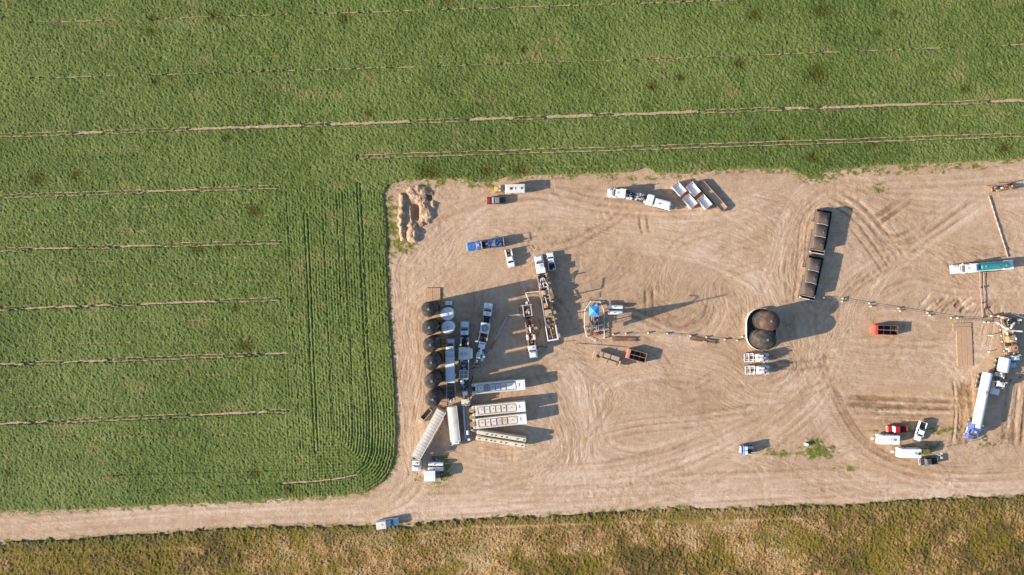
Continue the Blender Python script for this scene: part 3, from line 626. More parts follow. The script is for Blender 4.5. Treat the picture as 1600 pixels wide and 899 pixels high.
# ---- campers and office trailer
def box_trailer(name, label, rear, front, W=2.5, Ht=2.7, col='white_paint', nose=0.5, hatches=((0.2, 'light_grey'),), cat='trailer', rnd=0.15, tongue=1.2, jack=True, roundback=False):
    c, rz, L = span(rear, front, Ht); t = thing(name, label, cat, c, rz); h = L/2; w2 = W/2
    m = MB(); m.hexa((-h, h-nose*0.3, -w2, w2), (-h+0.03, h-nose, -w2+0.04, w2-0.04), 0.55, Ht, col, rnd); m.build('body', t)
    for k, (f, cc) in enumerate(hatches):
        m = MB(); x = -h+f*L; m.box(x-0.3, x+0.3, -0.3, 0.3, Ht-0.01, Ht+(0.14 if k % 2 else 0.25), cc, 0.03); m.build('roof_vent', t)
    m = MB(); m.tube([(h-0.2, -0.8, 0.55), (h+tongue, 0, 0.5)], 0.06, 'dark_steel'); m.tube([(h-0.2, 0.8, 0.55), (h+tongue, 0, 0.5)], 0.06, 'dark_steel'); m.build('tongue', t)
    if jack: m = MB(); m.cyl((h+tongue-0.35, 0, 0.5), (h+tongue-0.35, 0, 1.1), 0.30, 'white_paint', 14); m.build('gas_bottle', t)
    m = MB(); m.box(-h*0.4-0.35, -h*0.4+0.35, w2-0.005, w2+0.03, 0.7, 2.4, 'light_grey'); m.build('door', t)
    for x in (h*0.3, -h*0.75):
        for s in (-1, 1): m = MB(); m.box(x-0.3, x+0.3, s*(w2+0.0)-0.02, s*(w2+0.0)+0.02, 1.3, 1.9, 'glass'); m.build('window', t)
    for x in (-0.5, 0.45):
        for s in (-1, 1): wheel(t, x, s*(w2-0.14), 0.34, 0.22)
    return t
box_trailer('camper_trailer', 'white camper trailer with a flat front beneath the red pickup', (1406.8, 688.7), (1373.5, 688.2), hatches=((0.33, 'light_grey'), (0.42, 'pale_blue')))
box_trailer('camper_trailer', 'white camper trailer beside the yellow light tower and above the black pickup', (1440.5, 709.8), (1405, 709.3), hatches=((0.12, 'black'), (0.3, 'pale_blue')))
box_trailer('office_trailer', 'white office trailer with rounded roof end near the crop edge beside a yellow generator', (820.5, 294.7), (788.8, 295.6), 2.45, 2.5, 'white_dusty', 0.25, ((0.25, 'light_grey'), (0.55, 'white_paint'), (0.70, 'black')), tongue=1.0, jack=False)
def light_tower(label, a, b, boom=True):
    c, rz, L = span(a, b, 1.2); t = thing('light_tower', label, 'light tower', c, rz)
    m = MB(); m.box(-L*0.05, L*0.45, -0.65, 0.65, 0.5, 1.5, 'yellow', 0.08); m.build('generator_box', t)
    m = MB(); m.box(-L*0.5, L*0.5, -0.06, 0.06, 0.42, 0.52, 'dark_steel'); m.box(-0.1, 0.1, -1.1, 1.1, 0.42, 0.5, 'steel'); m.build('frame', t)
    m = MB(); m.cyl((-L*0.15, 0, 0.5), (-L*0.15, 0, 5.5 if boom else 2.0), 0.07, 'steel'); m.build('mast', t)
    z = 5.5 if boom else 2.0
    for y in (-0.55, 0.55):
        m = MB(); m.cyl((-L*0.15-0.3, y, z), (-L*0.15-0.3, y, z+0.15), 0.33, 'light_grey', 14); m.tube([(-L*0.15, 0, z-0.1), (-L*0.15-0.3, y, z)], 0.04, 'steel'); m.build('lamp_head', t)
    for s in (-1, 1): wheel(t, 0.3, s*0.78, 0.32, 0.18)
    return t
light_tower('yellow light tower trailer parked right behind the lower white camper', (1460, 706.5), (1442.5, 707.5))
light_tower('small yellow generator with white lamp heads hitched left of the office trailer', (782.5, 296), (772.5, 296), False)

# ---- stock tanks and shed
def propane(label, a, b, group=None):
    c, rz, L = span(a, b, 1.0); t = thing('propane_tank', label, 'tank', c, rz, group)
    m = MB(); m.capsule(-L/2, L/2, 0, 0.85, 0.52, 'white_paint', 20); m.build('vessel', t)
    m = MB(); m.cyl((-0.3, 0, 1.34), (-0.3, 0, 1.5), 0.14, 'black', 10); m.build('valve_cover', t)
    for x in (-L*0.3, L*0.3): m = MB(); m.box(x-0.08, x+0.08, -0.4, 0.4, 0.0, 0.45, 'dark_steel'); m.build('saddle', t)
G1 = 'white horizontal gas tanks'
propane('upper white propane tank right of the blue canopy', (950.5, 480.2), (974, 480.5), G1); propane('lower white propane tank right of the blue canopy', (950, 489), (973.4, 489.2), G1)
propane('upper white propane tank above the white shed', (668.8, 725.4), (693.3, 725.8), G1); propane('lower white propane tank touching the white shed', (668.5, 733.6), (693.3, 733.8), G1)
c = P(671, 745, 2.6); t = thing('storage_shed', 'small white square shed beside two white propane tanks at lower left', 'shed', c, R(1))
m = MB(); m.box(-1.4, 1.4, -1.3, 1.3, 0.05, 2.5, 'white_paint', 0.03); m.build('wall', t)
m = MB(); m.hexa((-1.5, 1.5, -1.4, 1.4), (-1.5, 1.5, -0.05, 0.05), 2.5, 2.66, 'white_paint'); m.build('roof', t)
m = MB(); m.box(1.4, 1.44, -0.45, 0.45, 0.1, 2.1, 'light_grey'); m.build('door', t)
def small_pump(label, px, py, rz=0.0, col='dark_steel'):
    t = thing('pump_unit', label, 'pump', P(px, py, 0.8), rz)
    m = MB(); m.box(-0.8, 0.8, -0.4, 0.4, 0.02, 0.15, 'dark_steel'); m.build('skid', t)
    m = MB(); m.box(-0.7, 0.05, -0.35, 0.35, 0.15, 0.95, col, 0.06); m.build('engine', t)
    m = MB(); m.cyl((0.15, 0, 0.55), (0.65, 0, 0.55), 0.28, 'mid_grey', 14); m.cyl((0.4, 0, 0.5), (0.4, 0, 1.2), 0.09, 'steel'); m.build('pump_head', t)
small_pump('dark pump skid just above the two lower left propane tanks', 679.5, 717.5); small_pump('dark pump skid standing right of the small white shed', 689.8, 744.5, R(90))
small_pump('black pump skid inside the barrier loop at its lower left', 921, 516, R(70)); small_pump('red pump unit inside the barrier loop below the canopy', 932.3, 522.3, R(20), 'bin_red')
t = thing('utility_box', 'tiny white utility box next to the green weeds', 'utility box', P(1259, 694.5), R(-12))
m = MB(); m.box(-0.45, 0.45, -0.35, 0.35, 0.12, 0.85, 'white_paint', 0.03); m.build('cabinet', t); m = MB(); m.box(-0.55, 0.55, -0.45, 0.45, -0.02, 0.12, 'mid_grey'); m.build('pad', t)
m = MB(); m.box(0.45, 0.47, -0.25, 0.25, 0.2, 0.8, 'light_grey'); m.build('door', t)

# ---- vertical dark tanks, left row
def vtank(name, label, px, py, r, H, col, group, roof=None, cone=0.9, white=False, rot=0.0):
    t = thing(name, label, 'tank', P(px, py, H), rot, group)
    m = MB(); Z_ = ((0, 0, 1),)
    m.rings([((0, 0, z), (1, 0, 0), (0, 1, 0), r*k, r*k) for z, k in ((0, 1), (0.35*H, 1), (0.35*H+0.01, 1.012), (0.35*H+0.09, 1.012), (0.35*H+0.1, 1), (0.7*H, 1), (0.7*H+0.01, 1.012), (0.7*H+0.09, 1.012), (0.7*H+0.1, 1), (H, 1))], col, 32); m.build('shell', t)
    m = MB(); m.rings([((0, 0, H), (1, 0, 0), (0, 1, 0), r*1.02, r*1.02), ((0, 0, H+0.05), (1, 0, 0), (0, 1, 0), r*1.02, r*1.02)]+[((0, 0, H+0.05+cone*math.sin(q)**1.0), (1, 0, 0), (0, 1, 0), r*(1.02*math.cos(q)+0.0)+0.02, r*(1.02*math.cos(q))+0.02) for q in (0.25, 0.5, 0.8, 1.1, 1.4)], roof or col, 32); m.build('roof', t)
    m = MB(); m.cyl((0, 0, H+cone-0.05), (0, 0, H+cone+0.15), 0.32, 'mid_grey' if not white else 'light_grey', 12); m.build('hatch', t)
    m = MB()
    for s in (-0.22, 0.22): m.tube([(r+0.12, s, 0.1), (r+0.12, s, H+0.5)], 0.03, 'steel')
    z = 0.4
    while z < H: m.tube([(r+0.12, -0.22, z), (r+0.12, 0.22, z)], 0.02, 'steel', 4); z += 0.45
    m.build('ladder', t)
    m = MB(); m.cyl((-r*0.55, r*0.5, H), (-r*0.55, r*0.5, H+0.55), 0.10, 'rust_light', 8); m.build('vent', t)
    return t
names = ['topmost dark cone roofed tank standing against the wood mats', 'second dark cone roofed tank down the row left of the white round tanks', 'third dark cone roofed tank down the row', 'fourth dark cone roofed tank down the row left of the box trailer',
         'fifth dark cone roofed tank down the row', 'lowest dark cone roofed tank above the small dark bin']
for k, (x, y) in enumerate(((669.8, 484), (671, 512.5), (672.6, 539.5), (674, 567), (675, 596), (676.4, 624.5))):
    vtank('storage_tank', names[k], x, y, 1.98, 9.6, 'tank_dark', 'row of dark vertical storage tanks', cone=0.9, rot=R(-30+35*k))
G2 = 'pair of white round tanks'
vtank('round_tank', 'upper white round tank beside the row of dark tanks', 698.6, 491.5, 1.68, 5.2, 'white_paint', G2, cone=0.12, white=True)
vtank('round_tank', 'lower white round tank beside the row of dark tanks', 699.6, 512.5, 1.68, 5.2, 'white_paint', G2, cone=0.12, white=True, rot=R(160))
t = thing('control_cabinet', 'small white cabinet above the upper white round tank', 'cabinet', P(700.7, 474.3, 2.5), 0)
m = MB(); m.box(-0.9, 0.9, -0.55, 0.55, 0.25, 2.4, 'white_paint', 0.04); m.build('cabinet_body', t); m = MB(); m.box(-1.0, 1.0, -0.65, 0.65, 0, 0.25, 'dark_steel'); m.build('skid', t)
m = MB(); m.cyl((0.3, 0, 2.4), (0.3, 0, 2.7), 0.18, 'light_grey'); m.build('vent', t)
# mats next to the tanks
def mats(label, cx, cy, w_, hgt, n_, rz, z=0.12, col='wood', group='timber ground mats'):
    t = thing('timber_mat', label, 'mat', P(cx, cy), rz, group)
    for k in range(n_):
        m = MB(); a = -w_/2+k*w_/n_; q = w_/n_; b_ = a
        for j in range(4): m.box(b_+(0.09 if j == 0 else 0.01), b_+q/4-0.01, -hgt/2, hgt/2, -0.02, z+random.uniform(-0.006, 0.006), col); b_ += q/4
        m.build('board_bundle', t)
    return t
mats('pair of tan timber mats lying above the topmost dark tank', 676, 461, 4.2, 3.6, 2, R(0), 0.25)
mats('long timber mats side by side near the right edge', 1506.5, 544.5, 4.3, 9.8, 3, R(2), 0.14, 'wood')
mats('short wide timber mat lying across the head of the long mats', 1503, 511.5, 2.1, 5.0, 2, R(92), 0.14, 'wood')
mats('bare timber mats under the lower dark tanks', 689, 634, 2.2, 3.2, 2, R(80), 0.08)

# ---- double tank inside its containment ring
ang = R(90)
t = thing('containment_wall', 'pale steel containment wall looping around the two big dark tanks', 'containment wall', P(1189.5, 515, 0.8), R(0))
def stadium(hw, hl, n=18):
    o = []
    for k in range(n+1): a = math.pi*k/n; o.append((hw*math.cos(a), hl-hw+hw*math.sin(a)))
    for k in range(n+1): a = math.pi+math.pi*k/n; o.append((hw*math.cos(a), -(hl-hw)+hw*math.sin(a)))
    return o
def wall_loop(name, parent, pts, z0, z1, th, mout, min_):
    m = MB(); n_ = len(pts)
    for k in range(n_):
        a = Vector((*pts[k], 0)); b_ = Vector((*pts[(k+1) % n_], 0)); d = (b_-a)
        if d.length < 0.01: continue
        d.normalize(); nn = Vector((-d.y, d.x, 0))*th/2
        bm = m.bm; q = [bm.verts.new(v) for v in (a-nn+Vector((0, 0, z0)), b_-nn+Vector((0, 0, z0)), b_+nn+Vector((0, 0, z0)), a+nn+Vector((0, 0, z0)), a-nn+Vector((0, 0, z1)), b_-nn+Vector((0, 0, z1)), b_+nn+Vector((0, 0, z1)), a+nn+Vector((0, 0, z1)))]
        for f, mm in (((0, 1, 5, 4), mout), ((2, 3, 7, 6), min_), ((4, 5, 6, 7), mout), ((1, 2, 6, 5), mout), ((3, 0, 4, 7), mout)):
            bm.faces.new([q[i] for i in f]).material_index = m.mi(mm)
    return m.build(name, parent)
st = stadium(4.0, 5.7); wall_loop('wall_panel', t, st, 0, 0.95, 0.08, 'white_dusty', 'mid_grey')
m = MB(); bm = m.bm; f = bm.faces.new([bm.verts.new((x*0.985, y*0.985, 0.06)) for x, y in st]); f.material_index = m.mi('tank_dark'); m.build('liner', t)
G3 = 'two big dark tanks in the containment loop'
vtank('oil_tank', 'upper big dark tank with rust patches inside the containment loop', 1202.6, 502.5, 2.68, 6.1, 'tank_dark', G3, 'cone_rust', 1.2, rot=R(-10))
vtank('oil_tank', 'lower big dark tank inside the containment loop', 1197, 531.5, 2.68, 6.1, 'tank_dark', G3, 'tank_dark', 1.2, rot=R(20))

# ---- the two long dark containers
def long_bin(label, c4, side):
    q = [P(x, y, 1.1) for x, y in c4]; c = sum(q, Vector())/4
    ax_ = (q[0]+q[1])/2-(q[2]+q[3])/2; L = ax_.length; W = ((q[1]-q[0]).length+(q[2]-q[3]).length)/2; rz = math.atan2(ax_.y, ax_.x)
    t = thing('tank_battery', label, 'tank battery', (c.x, c.y, 0), rz, 'long dark tank batteries in steel walls'); h = L/2; w2 = W/2
    m = MB()
    for s in (-1, 1): m.box(-h, h, s*w2-0.06, s*w2+0.06, 0, 1.1, 'dark_steel')
    m.box(h-0.06, h+0.06, -w2+0.06, w2-0.06, 0, 1.1, 'dark_steel'); m.box(-h-0.06, -h+0.06, -w2+0.06, w2-0.06, 0, 1.0, 'dark_steel')
    m.box(-h, h, -w2+0.06, w2-0.06, 0.01, 0.05, 'black'); m.build('steel_wall', t)
    m = MB(); m.box(-h-0.1, -h+0.12, -w2, w2, 1.0, 1.12, 'white_dusty'); m.box(-h+0.75, -h+0.85, -w2+0.1, w2-0.1, 1.0, 1.1, 'white_dusty'); m.box(-h-0.1, -h+0.3, w2-0.4, w2+0.1, 1.12, 1.3, 'white_paint'); m.box(-h+0.1, h, w2-0.04, w2+0.04, 1.1, 1.15, 'rust_light'); m.build('end_rail', t)
    n3 = 3; a0, a1 = -h+1.0, h-0.75; seg = (a1-a0)/n3; yc = 0.50
    for k in range(n3):
        m = MB(); r_ = w2-0.52; rr = []
        pts = [(-1, 0), (-1, 2.25), (-0.96, 2.45), (-0.86, 2.56), (-0.5, 2.62), (0, 2.64), (0.5, 2.62), (0.86, 2.56), (0.96, 2.45), (1, 2.25), (1, 0)]
        bm = m.bm; i = m.mi('tank_brown'); A = [bm.verts.new((a0+k*seg+0.02, yc+u*r_, z+0.05)) for u, z in pts]; Bv = [bm.verts.new((a0+(k+1)*seg-0.02, yc+u*r_, z+0.05)) for u, z in pts]
        for j in range(len(pts)-1): f = bm.faces.new((A[j], A[j+1], Bv[j+1], Bv[j])); f.material_index = i; f.smooth = 1 < j < 9
        bm.faces.new(A).material_index = i; bm.faces.new(Bv[::-1]).material_index = i
        m.build('tank', t)
        m = MB(); xm = a0+(k+0.5)*seg; m.box(xm-0.2, xm+0.35, -0.5, -0.2, 2.66, 2.74, 'black'); m.cyl((xm-0.35, -0.1, 2.6), (xm-0.35, -0.1, 2.74), 0.16, 'mid_grey', 10); m.build('hatch', t)
    for k in (1, 2):
        m = MB(); x = a0+k*seg; m.tube([(x, yc+r_, 2.5), (x, yc+r_*0.8, 2.68), (x+0.12, yc, 2.74), (x, yc-r_*0.8, 2.68), (x, yc-r_, 2.5)], 0.05, 'white_paint'); m.build('crossbar', t)
    m = MB(); m.box(0.3, 2.4, w2+0.08, w2+0.9, 1.0, 1.1, 'tan_paint'); m.tube([(0.3, w2+0.85, 1.0), (0.3, w2+0.85, 0)], 0.04, 'steel'); m.tube([(2.4, w2+0.85, 1.0), (2.4, w2+0.85, 0)], 0.04, 'steel'); m.build('platform', t)
long_bin('upper long dark tank battery with two white crossbars in steel walls', [(1277, 327.7), (1300.3, 331.5), (1288.4, 398.7), (1264.2, 394.5)], 1)
long_bin('lower long dark tank battery with two white crossbars in steel walls', [(1264, 400), (1287, 403.5), (1273, 470.4), (1248.8, 466)], 1)

# ---- open bins
def open_bin(name, label, c4, h, outer, inner, rim, floor=None, th=0.09, group=None, slope=None, beams=False, cat='bin', fz=0.15):
    "corners: front-left, front-right, rear-right, rear-left; x local runs from rear to front"
    q = [P(x, y, h) for x, y in c4]; c = sum(q, Vector())/4; a = (q[0]+q[1])/2-(q[2]+q[3])/2; L = a.length; W = ((q[1]-q[0]).length+(q[2]-q[3]).length)/2
    t = thing(name, label, cat, (c.x, c.y, 0), math.atan2(a.y, a.x), group); H2 = L/2; w2 = W/2
    for s in (-1, 1):
        m = MB(); m.box(-H2, H2, s*w2-(th if s > 0 else 0), s*w2+(th if s < 0 else 0), 0.15, h-0.08, outer)
        m.box(-H2, H2, s*(w2-th-0.01)-0.005, s*(w2-th-0.01)+0.005, 0.2, h-0.1, inner); m.build('side_panel', t)
    for s in (-1, 1):
        m = MB(); m.box(s*H2-(th if s > 0 else 0), s*H2+(th if s < 0 else 0), -w2+th, w2-th, 0.15, h-0.08, outer); m.box(s*(H2-th-0.012)-0.006, s*(H2-th-0.012)+0.006, -w2+th+0.02, w2-th-0.02, 0.2, h-0.1, inner); m.build('end_panel', t)
    m = MB(); m.box(-H2+th+0.02, H2-th-0.02, -w2+th+0.02, w2-th-0.02, fz, fz+0.1, floor or inner); m.build('floor', t)
    m = MB()
    for s in (-1, 1): m.box(-H2-0.03, H2+0.03, s*(w2-0.04)-0.07, s*(w2-0.04)+0.07, h-0.08, h, rim if (s > 0 or cat != 'skip') else 'white_dusty'); m.box(s*(H2-0.04)-0.07, s*(H2-0.04)+0.07, -w2+0.11, w2-0.11, h-0.083, h-0.004, rim)
    m.build('rim', t)
    m = MB()
    x = -H2+0.5
    while x < H2:
        for s in (-1, 1): m.box(x-0.06, x+0.06, s*(w2+0.05)-0.05, s*(w2+0.05)+0.05, 0.1, h-0.1, outer)
        x += 0.9
    m.build('rib', t)
    if slope: m = MB(); m.hexa((H2-0.85, H2+0.2, -w2, w2), (H2-0.8, H2-0.1, -w2, w2), h-0.15, h+0.03, slope); m.build('lid', t)
    if beams:
        m = MB(); m.box(-H2, H2-1.0, -0.07, 0.07, h-0.03, h+0.05, 'rust_light')
        for x in (-H2+0.33*L, -H2+0.62*L): m.box(x-0.04, x+0.04, -w2, w2, h-0.05, h+0.02, 'dark_steel')
        m.build('cross_beam', t)
    return t
GD = 'white open skips'
open_bin('open_skip', 'white open skip nearest the pump trailer, upper left of the four', [(1050.2, 292.3), (1059.4, 283.8), (1073.2, 298.9), (1063.4, 307.4)], 1.7, 'white_dusty', 'white_paint', 'salmon', group=GD, cat='skip', fz=0.9)
open_bin('open_skip', 'white open skip at the upper right of the four beside the long tray', [(1071.4, 292.3), (1082.4, 284.2), (1095.2, 300.2), (1085.2, 307.6)], 1.7, 'white_dusty', 'white_paint', 'salmon', group=GD, cat='skip', fz=0.9)
open_bin('open_skip', 'white open skip at the lower left of the four', [(1066.6, 311.5), (1076.5, 303.2), (1090.3, 318.6), (1080.4, 326.6)], 1.7, 'white_dusty', 'white_paint', 'salmon', group=GD, cat='skip', fz=0.9)
open_bin('open_skip', 'white open skip at the lower right of the four beside the long tray', [(1089, 312), (1100, 304.2), (1113.4, 320.3), (1103, 327.3)], 1.7, 'white_dusty', 'white_paint', 'salmon', group=GD, cat='skip', fz=0.9)
open_bin('long_tray', 'long low tan steel tray right of the four white skips', [(1091, 290), (1099.6, 282.6), (1136.5, 323.8), (1128.6, 332)], 0.9, 'rust', 'mud_tan', 'rust_light', 'tan_paint', cat='tray', fz=0.4)
open_bin('sludge_bin', 'open bin with a salmon lid and dark inside right of the flatbed', [(978.2, 560.3), (981.8, 545.2), (1011.6, 553.8), (1007.2, 567.5)], 1.6, 'rust', 'black', 'rust_light', 'black', slope='salmon', beams=True)
open_bin('sludge_bin', 'bright red open bin with dark inside standing alone below the pipeline', [(1367, 523.4), (1367.6, 508.2), (1403.6, 510), (1403, 524.4)], 1.6, 'bin_red', 'black', 'rust', 'black', slope='bin_red', beams=True)
open_bin('small_dark_bin', 'small dark open bin with sandy apron below the lowest dark tank', [(659, 661), (654, 655.5), (668.5, 638), (676, 643)], 1.2, 'tan_paint', 'dull_green', 'tan_paint', 'mid_grey', slope='tan_paint')
def beam(label, a, b, w_=1.15, block=False):
    c, rz, L = span(a, b, 0.4); t = thing('steel_beam', label, 'steel beam', c, rz, 'rusty steel beams along the pipeline'); m = MB(); w2 = w_/2
    m.box(-L/2, L/2, -w2, -w2+0.32, 0.0, 0.42, 'rust_light'); m.box(-L/2, L/2, w2-0.32, w2, 0.0, 0.40, 'rust'); m.build('flange', t)
    m = MB(); m.box(-L/2+0.05, L/2-0.05, -w2+0.32, w2-0.32, 0.1, 0.26, 'rust'); m.build('web', t)
    if block: m = MB(); m.box(0.1, 1.1, -w2-0.45, -0.1, 0.425, 0.55, 'tan_paint'); m.build('plate', t)
beam('rusty steel beam right below the barrier loop and white propane tanks', (956.5, 531), (993.5, 531.5)); beam('rusty steel beam with a tan plate under the pipeline left of the containment loop', (1078, 529.5), (1118, 535.5), 1.05, True)

# ---- frac tanks (long white boxes) on the left
def frac_tank(label, a, b, pan, W=2.75, col='cream_white', group='long white tank trailers'):
    c, rz, L = span(a, b, 3.0); t = thing('tank_trailer', label, 'tank trailer', c, rz, group); h = L/2; w2 = W/2
    m = MB(); m.box(-h+0.9, h, -w2, w2, 0.55, 2.85, col, 0.04); m.build('tank_body', t)
    m = MB(); m.box(h-2.3, h-0.05, -w2+0.02, w2-0.02, 2.845, 3.15, 'white_paint', 0.03); m.build('end_hood', t)
    m = MB(); m.box(h-1.7, h-1.5, -0.3, 0.6, 3.15, 3.17, 'navy_paint'); m.build('marking', t)
    m = MB()
    for s in (-1, 1): m.box(-h, -h+1.3, s*(w2-0.35)-0.34, s*(w2-0.35)+0.34, 0.8, 2.8, 'white_dusty', 0.05); m.cyl((-h+0.5, s*(w2-0.35), 2.8), (-h+0.5, s*(w2-0.35), 2.86), 0.18, 'mid_grey', 10)
    m.build('nose_box', t)
    xs_ = [-h+1.5]+[-h+1.5+(h-2.5+h-1.5)*f for f in (0.17, 0.31, 0.46, 0.60, 0.74, 1.0)]
    m = MB()
    for x in xs_: m.box(x-0.05, x+0.05, -w2+0.45, w2-0.45, 2.84, 2.93, 'dark_steel')
    for s in (-1, 1):
        for x0, x1 in zip(xs_[:-1], xs_[1:]): m.box(x0+0.15, x1-0.15, s*(w2-0.40)-0.045, s*(w2-0.40)+0.045, 2.84, 2.93, 'dark_steel')
    m.build('roof_frame', t)
    for k, (x0, x1) in enumerate(zip(xs_[:-1], xs_[1:])):
        m = MB(); xm = (x0+x1)/2; d = (x1-x0)/2-0.14; m.box(xm-d, xm+d, -w2+0.5, w2-0.5, 2.848, 2.875+0.002*k, pan[k]); m.cyl((xm, 0.15, 2.87), (xm, 0.15, 2.95), 0.16, random.choice(['light_grey', 'rust_light']), 10); m.build('hatch', t)
    m = MB()
    for s in (-1, 1): m.box(-h+1.0, h-2.4, s*(w2-0.06)-0.05, s*(w2-0.06)+0.05, 2.85, 2.97, 'white_paint')
    m.build('edge_rail', t)
    for x in (h-1.3, h-2.5):
        for s in (-1, 1): wheel(t, x, s*(w2-0.25), 0.48, 0.3)
    m = MB(); m.box(-h-0.0, -h+1.0, -0.6, 0.6, 0.6, 1.0, 'dark_steel'); m.build('hitch', t)
    return t
frac_tank('topmost of the long white tank trailers with grey stained hatches', (737.5, 609.3), (820.8, 601.7), ['white_dusty', 'purple_grey', 'light_grey', 'light_grey', 'white_rusty', 'white_paint'], col='white_dusty'); frac_tank('second long white tank trailer down with small rust stains', (738, 643.6), (821.3, 635.8), ['white_rusty', 'white_rusty', 'cream', 'cream', 'white_rusty', 'white_rusty']); frac_tank('third long white tank trailer down with a big brown stain on its roof', (739.3, 663.8), (823.2, 654.9), ['cream', 'white_rusty', 'white_rusty', 'brown_stain', 'brown_stain', 'white_rusty'])
c, rz, L = span((744.5, 680.5), (821.5, 693), 2.8); t = thing('twin_tank_trailer', 'cream trailer of two parallel long tanks with dark round hatches, lowest of the group', 'tank trailer', c, rz); h = L/2
for s in (-1, 1):
    m = MB(); m.hexa((-h, h, s*0.78-0.68, s*0.78+0.68), (-h, h, s*0.78-0.50, s*0.78+0.50), 0.7, 2.75, 'cream', 0.12); tk = m.build('tank', t)
    for f in ((0.2, 0.3, 0.38, 0.5, 0.6, 0.82, 0.95) if s > 0 else (0.06, 0.2, 0.3, 0.38, 0.5, 0.6, 0.8, 0.93)):
        m = MB(); x = -h+f*L; m.cyl((x, s*0.78-0.1, 2.74), (x, s*0.78-0.1, 2.86), 0.2, 'rust', 12); m.build('hatch', tk)
m = MB(); m.box(-h, h, -1.3, 1.3, 0.5, 0.7, 'mid_grey'); m.box(-h-0.05, -h+0.4, -1.5, 1.5, 0.7, 1.6, 'cream', 0.03); m.build('frame', t)
for x in (h-1.3, h-2.5):
    for s in (-1, 1): wheel(t, x, s*1.15, 0.48, 0.3)

# ================================================================ trucks
def clutter(m, x0, x1, w2, z0, z1, n, cols, seed, pipes=True):
    rr = random.Random(seed)
    for _ in range(n):
        x = rr.uniform(x0, x1); y = rr.uniform(-w2, w2); a = rr.uniform(0.12, 0.5); b = rr.uniform(0.1, 0.4); z = rr.uniform(z0+0.2, z1)
        if rr.random() < 0.6: m.box(x-a, x+a, y-b, y+b, z0, z, rr.choice(cols), 0.02)
        elif rr.random() < 0.5: m.cyl((x, y, z0), (x, y, z), b*0.8, rr.choice(cols), 10)
        else: m.cyl((x-a, y, z), (x+a, y, z), b*0.7, rr.choice(cols), 10)
    if pipes:
        for _ in range(n//3):
            x = rr.uniform(x0, x1); y = rr.uniform(-w2, w2); x2 = min(x1, max(x0, x+rr.uniform(-1.5, 1.5))); y2 = rr.uniform(-w2, w2); z = rr.uniform(z0+0.3, z1)
            m.tube([(x, y, z0), (x, y, z), (x2, y, z), (x2, y2, z-0.1)], 0.06, rr.choice(cols))
# blue body truck
f, a, k, b, tl = trailer_pose((728, 386.6), (757, 382.5), (787.5, 378.6), 2.5); t = thing('blue_truck', 'blue truck with a blue ribbed equipment bed parked alone left of the lot centre', 'truck', f, a); L = k+tl
tractor(t, L, 'blue_paint', sleeper=False, roofcol='blue_paint', nose=0.21)
m = MB(); m.box(-5.2, -4.1, -0.8, 0.8, 1.0, 1.7, 'black', 0.05); m.box(-4.35, -4.05, -1.1, 1.1, 1.0, 2.7, 'light_grey', 0.03); m.build('gear_locker', t)
m = MB(); m.box(-L+0.6, -5.6, -1.15, 1.15, 1.0, 2.1, 'navy_paint', 0.04); x = -L+1.2
while x < -5.7: m.box(x-0.06, x+0.06, -1.17, 1.17, 2.09, 2.2, 'blue_paint'); x += 0.95
m.box(-L+0.6, -5.6, -1.3, -1.17, 1.0, 1.3, 'light_grey'); m.build('equipment_bed', t)
m = MB(); clutter(m, -L+0.9, -5.4, 0.8, 2.1, 2.6, 8, ['navy_paint', 'blue_paint', 'mid_grey'], 3, False); m.build('pump', t)
m = MB(); m.box(-L, -L+0.6, -1.2, 1.2, 1.0, 1.15, 'dark_steel'); m.tube([(-L+0.1, -1.1, 1.1), (-L+0.1, -1.1, 2.6), (-L+0.1, 1.1, 2.6), (-L+0.1, 1.1, 1.1)], 0.06, 'light_grey'); m.tube([(-L+0.3, 0.4, 1.1), (-L+0.3, 0.4, 3.3)], 0.06, 'steel'); m.build('tail_rack', t)

# nitrogen pump semi near the skips
f, a, k, b, tl = trailer_pose((950.5, 300.3), (978, 302.8), (1050, 322.3), 3.0); t = thing('pump_semi_truck', 'white semi truck with cluttered pump trailer and white rear tank beside the four skips', 'semi truck', f, a)
tractor(t, k+1.4, 'white_paint', sleeper=True); hl = (-k, 0, 0)
m = MB(); m.box(-tl, 0.3, -0.95, 0.95, 1.05, 1.2, 'dark_steel'); m.box(-tl, 0.3, -0.5, 0.5, 0.7, 1.05, 'dark_steel'); m.build('trailer_deck', t, hl, b)
m = MB(); clutter(m, -6.0, -0.3, 0.9, 1.2, 2.5, 26, ['white_paint', 'light_grey', 'dark_steel', 'black', 'steel', 'white_dusty'], 11); m.build('pump_skid', t, hl, b)
m = MB(); clutter(m, -6.0, -3.0, 0.9, 1.2, 2.9, 10, ['white_paint', 'mid_grey', 'black'], 12); m.tube([(-1.5, 0.5, 1.2), (-1.5, 0.5, 4.0)], 0.12, 'dark_steel'); m.tube([(-3.2, 0.2, 1.2), (-3.2, 0.2, 4.2)], 0.14, 'steel'); m.build('engine', t, hl, b)
m = MB(); m.box(-tl+5.2, -tl+6.9, -1.45, 1.25, 1.2, 3.1, 'white_paint', 0.06); m.build('control_cabin', t, hl, b)
m = MB(); m.hexa((-tl+0.2, -tl+4.9, -1.25, 1.25), (-tl+0.35, -tl+4.7, -0.95, 0.95), 1.2, 2.95, 'white_paint', 0.35); m.build('rear_tank', t, hl, b)
m = MB(); m.cyl((-tl+3.4, 0.3, 2.9), (-tl+3.4, 0.3, 3.05), 0.22, 'mid_grey', 12); m.build('hatch', t, hl, b)
m = MB(); clutter(m, -tl-0.2, -tl+0.2, 1.0, 0.8, 1.6, 6, ['rust_light', 'mid_grey', 'white_dusty'], 14, False); m.build('valve_rack', t, hl, b)
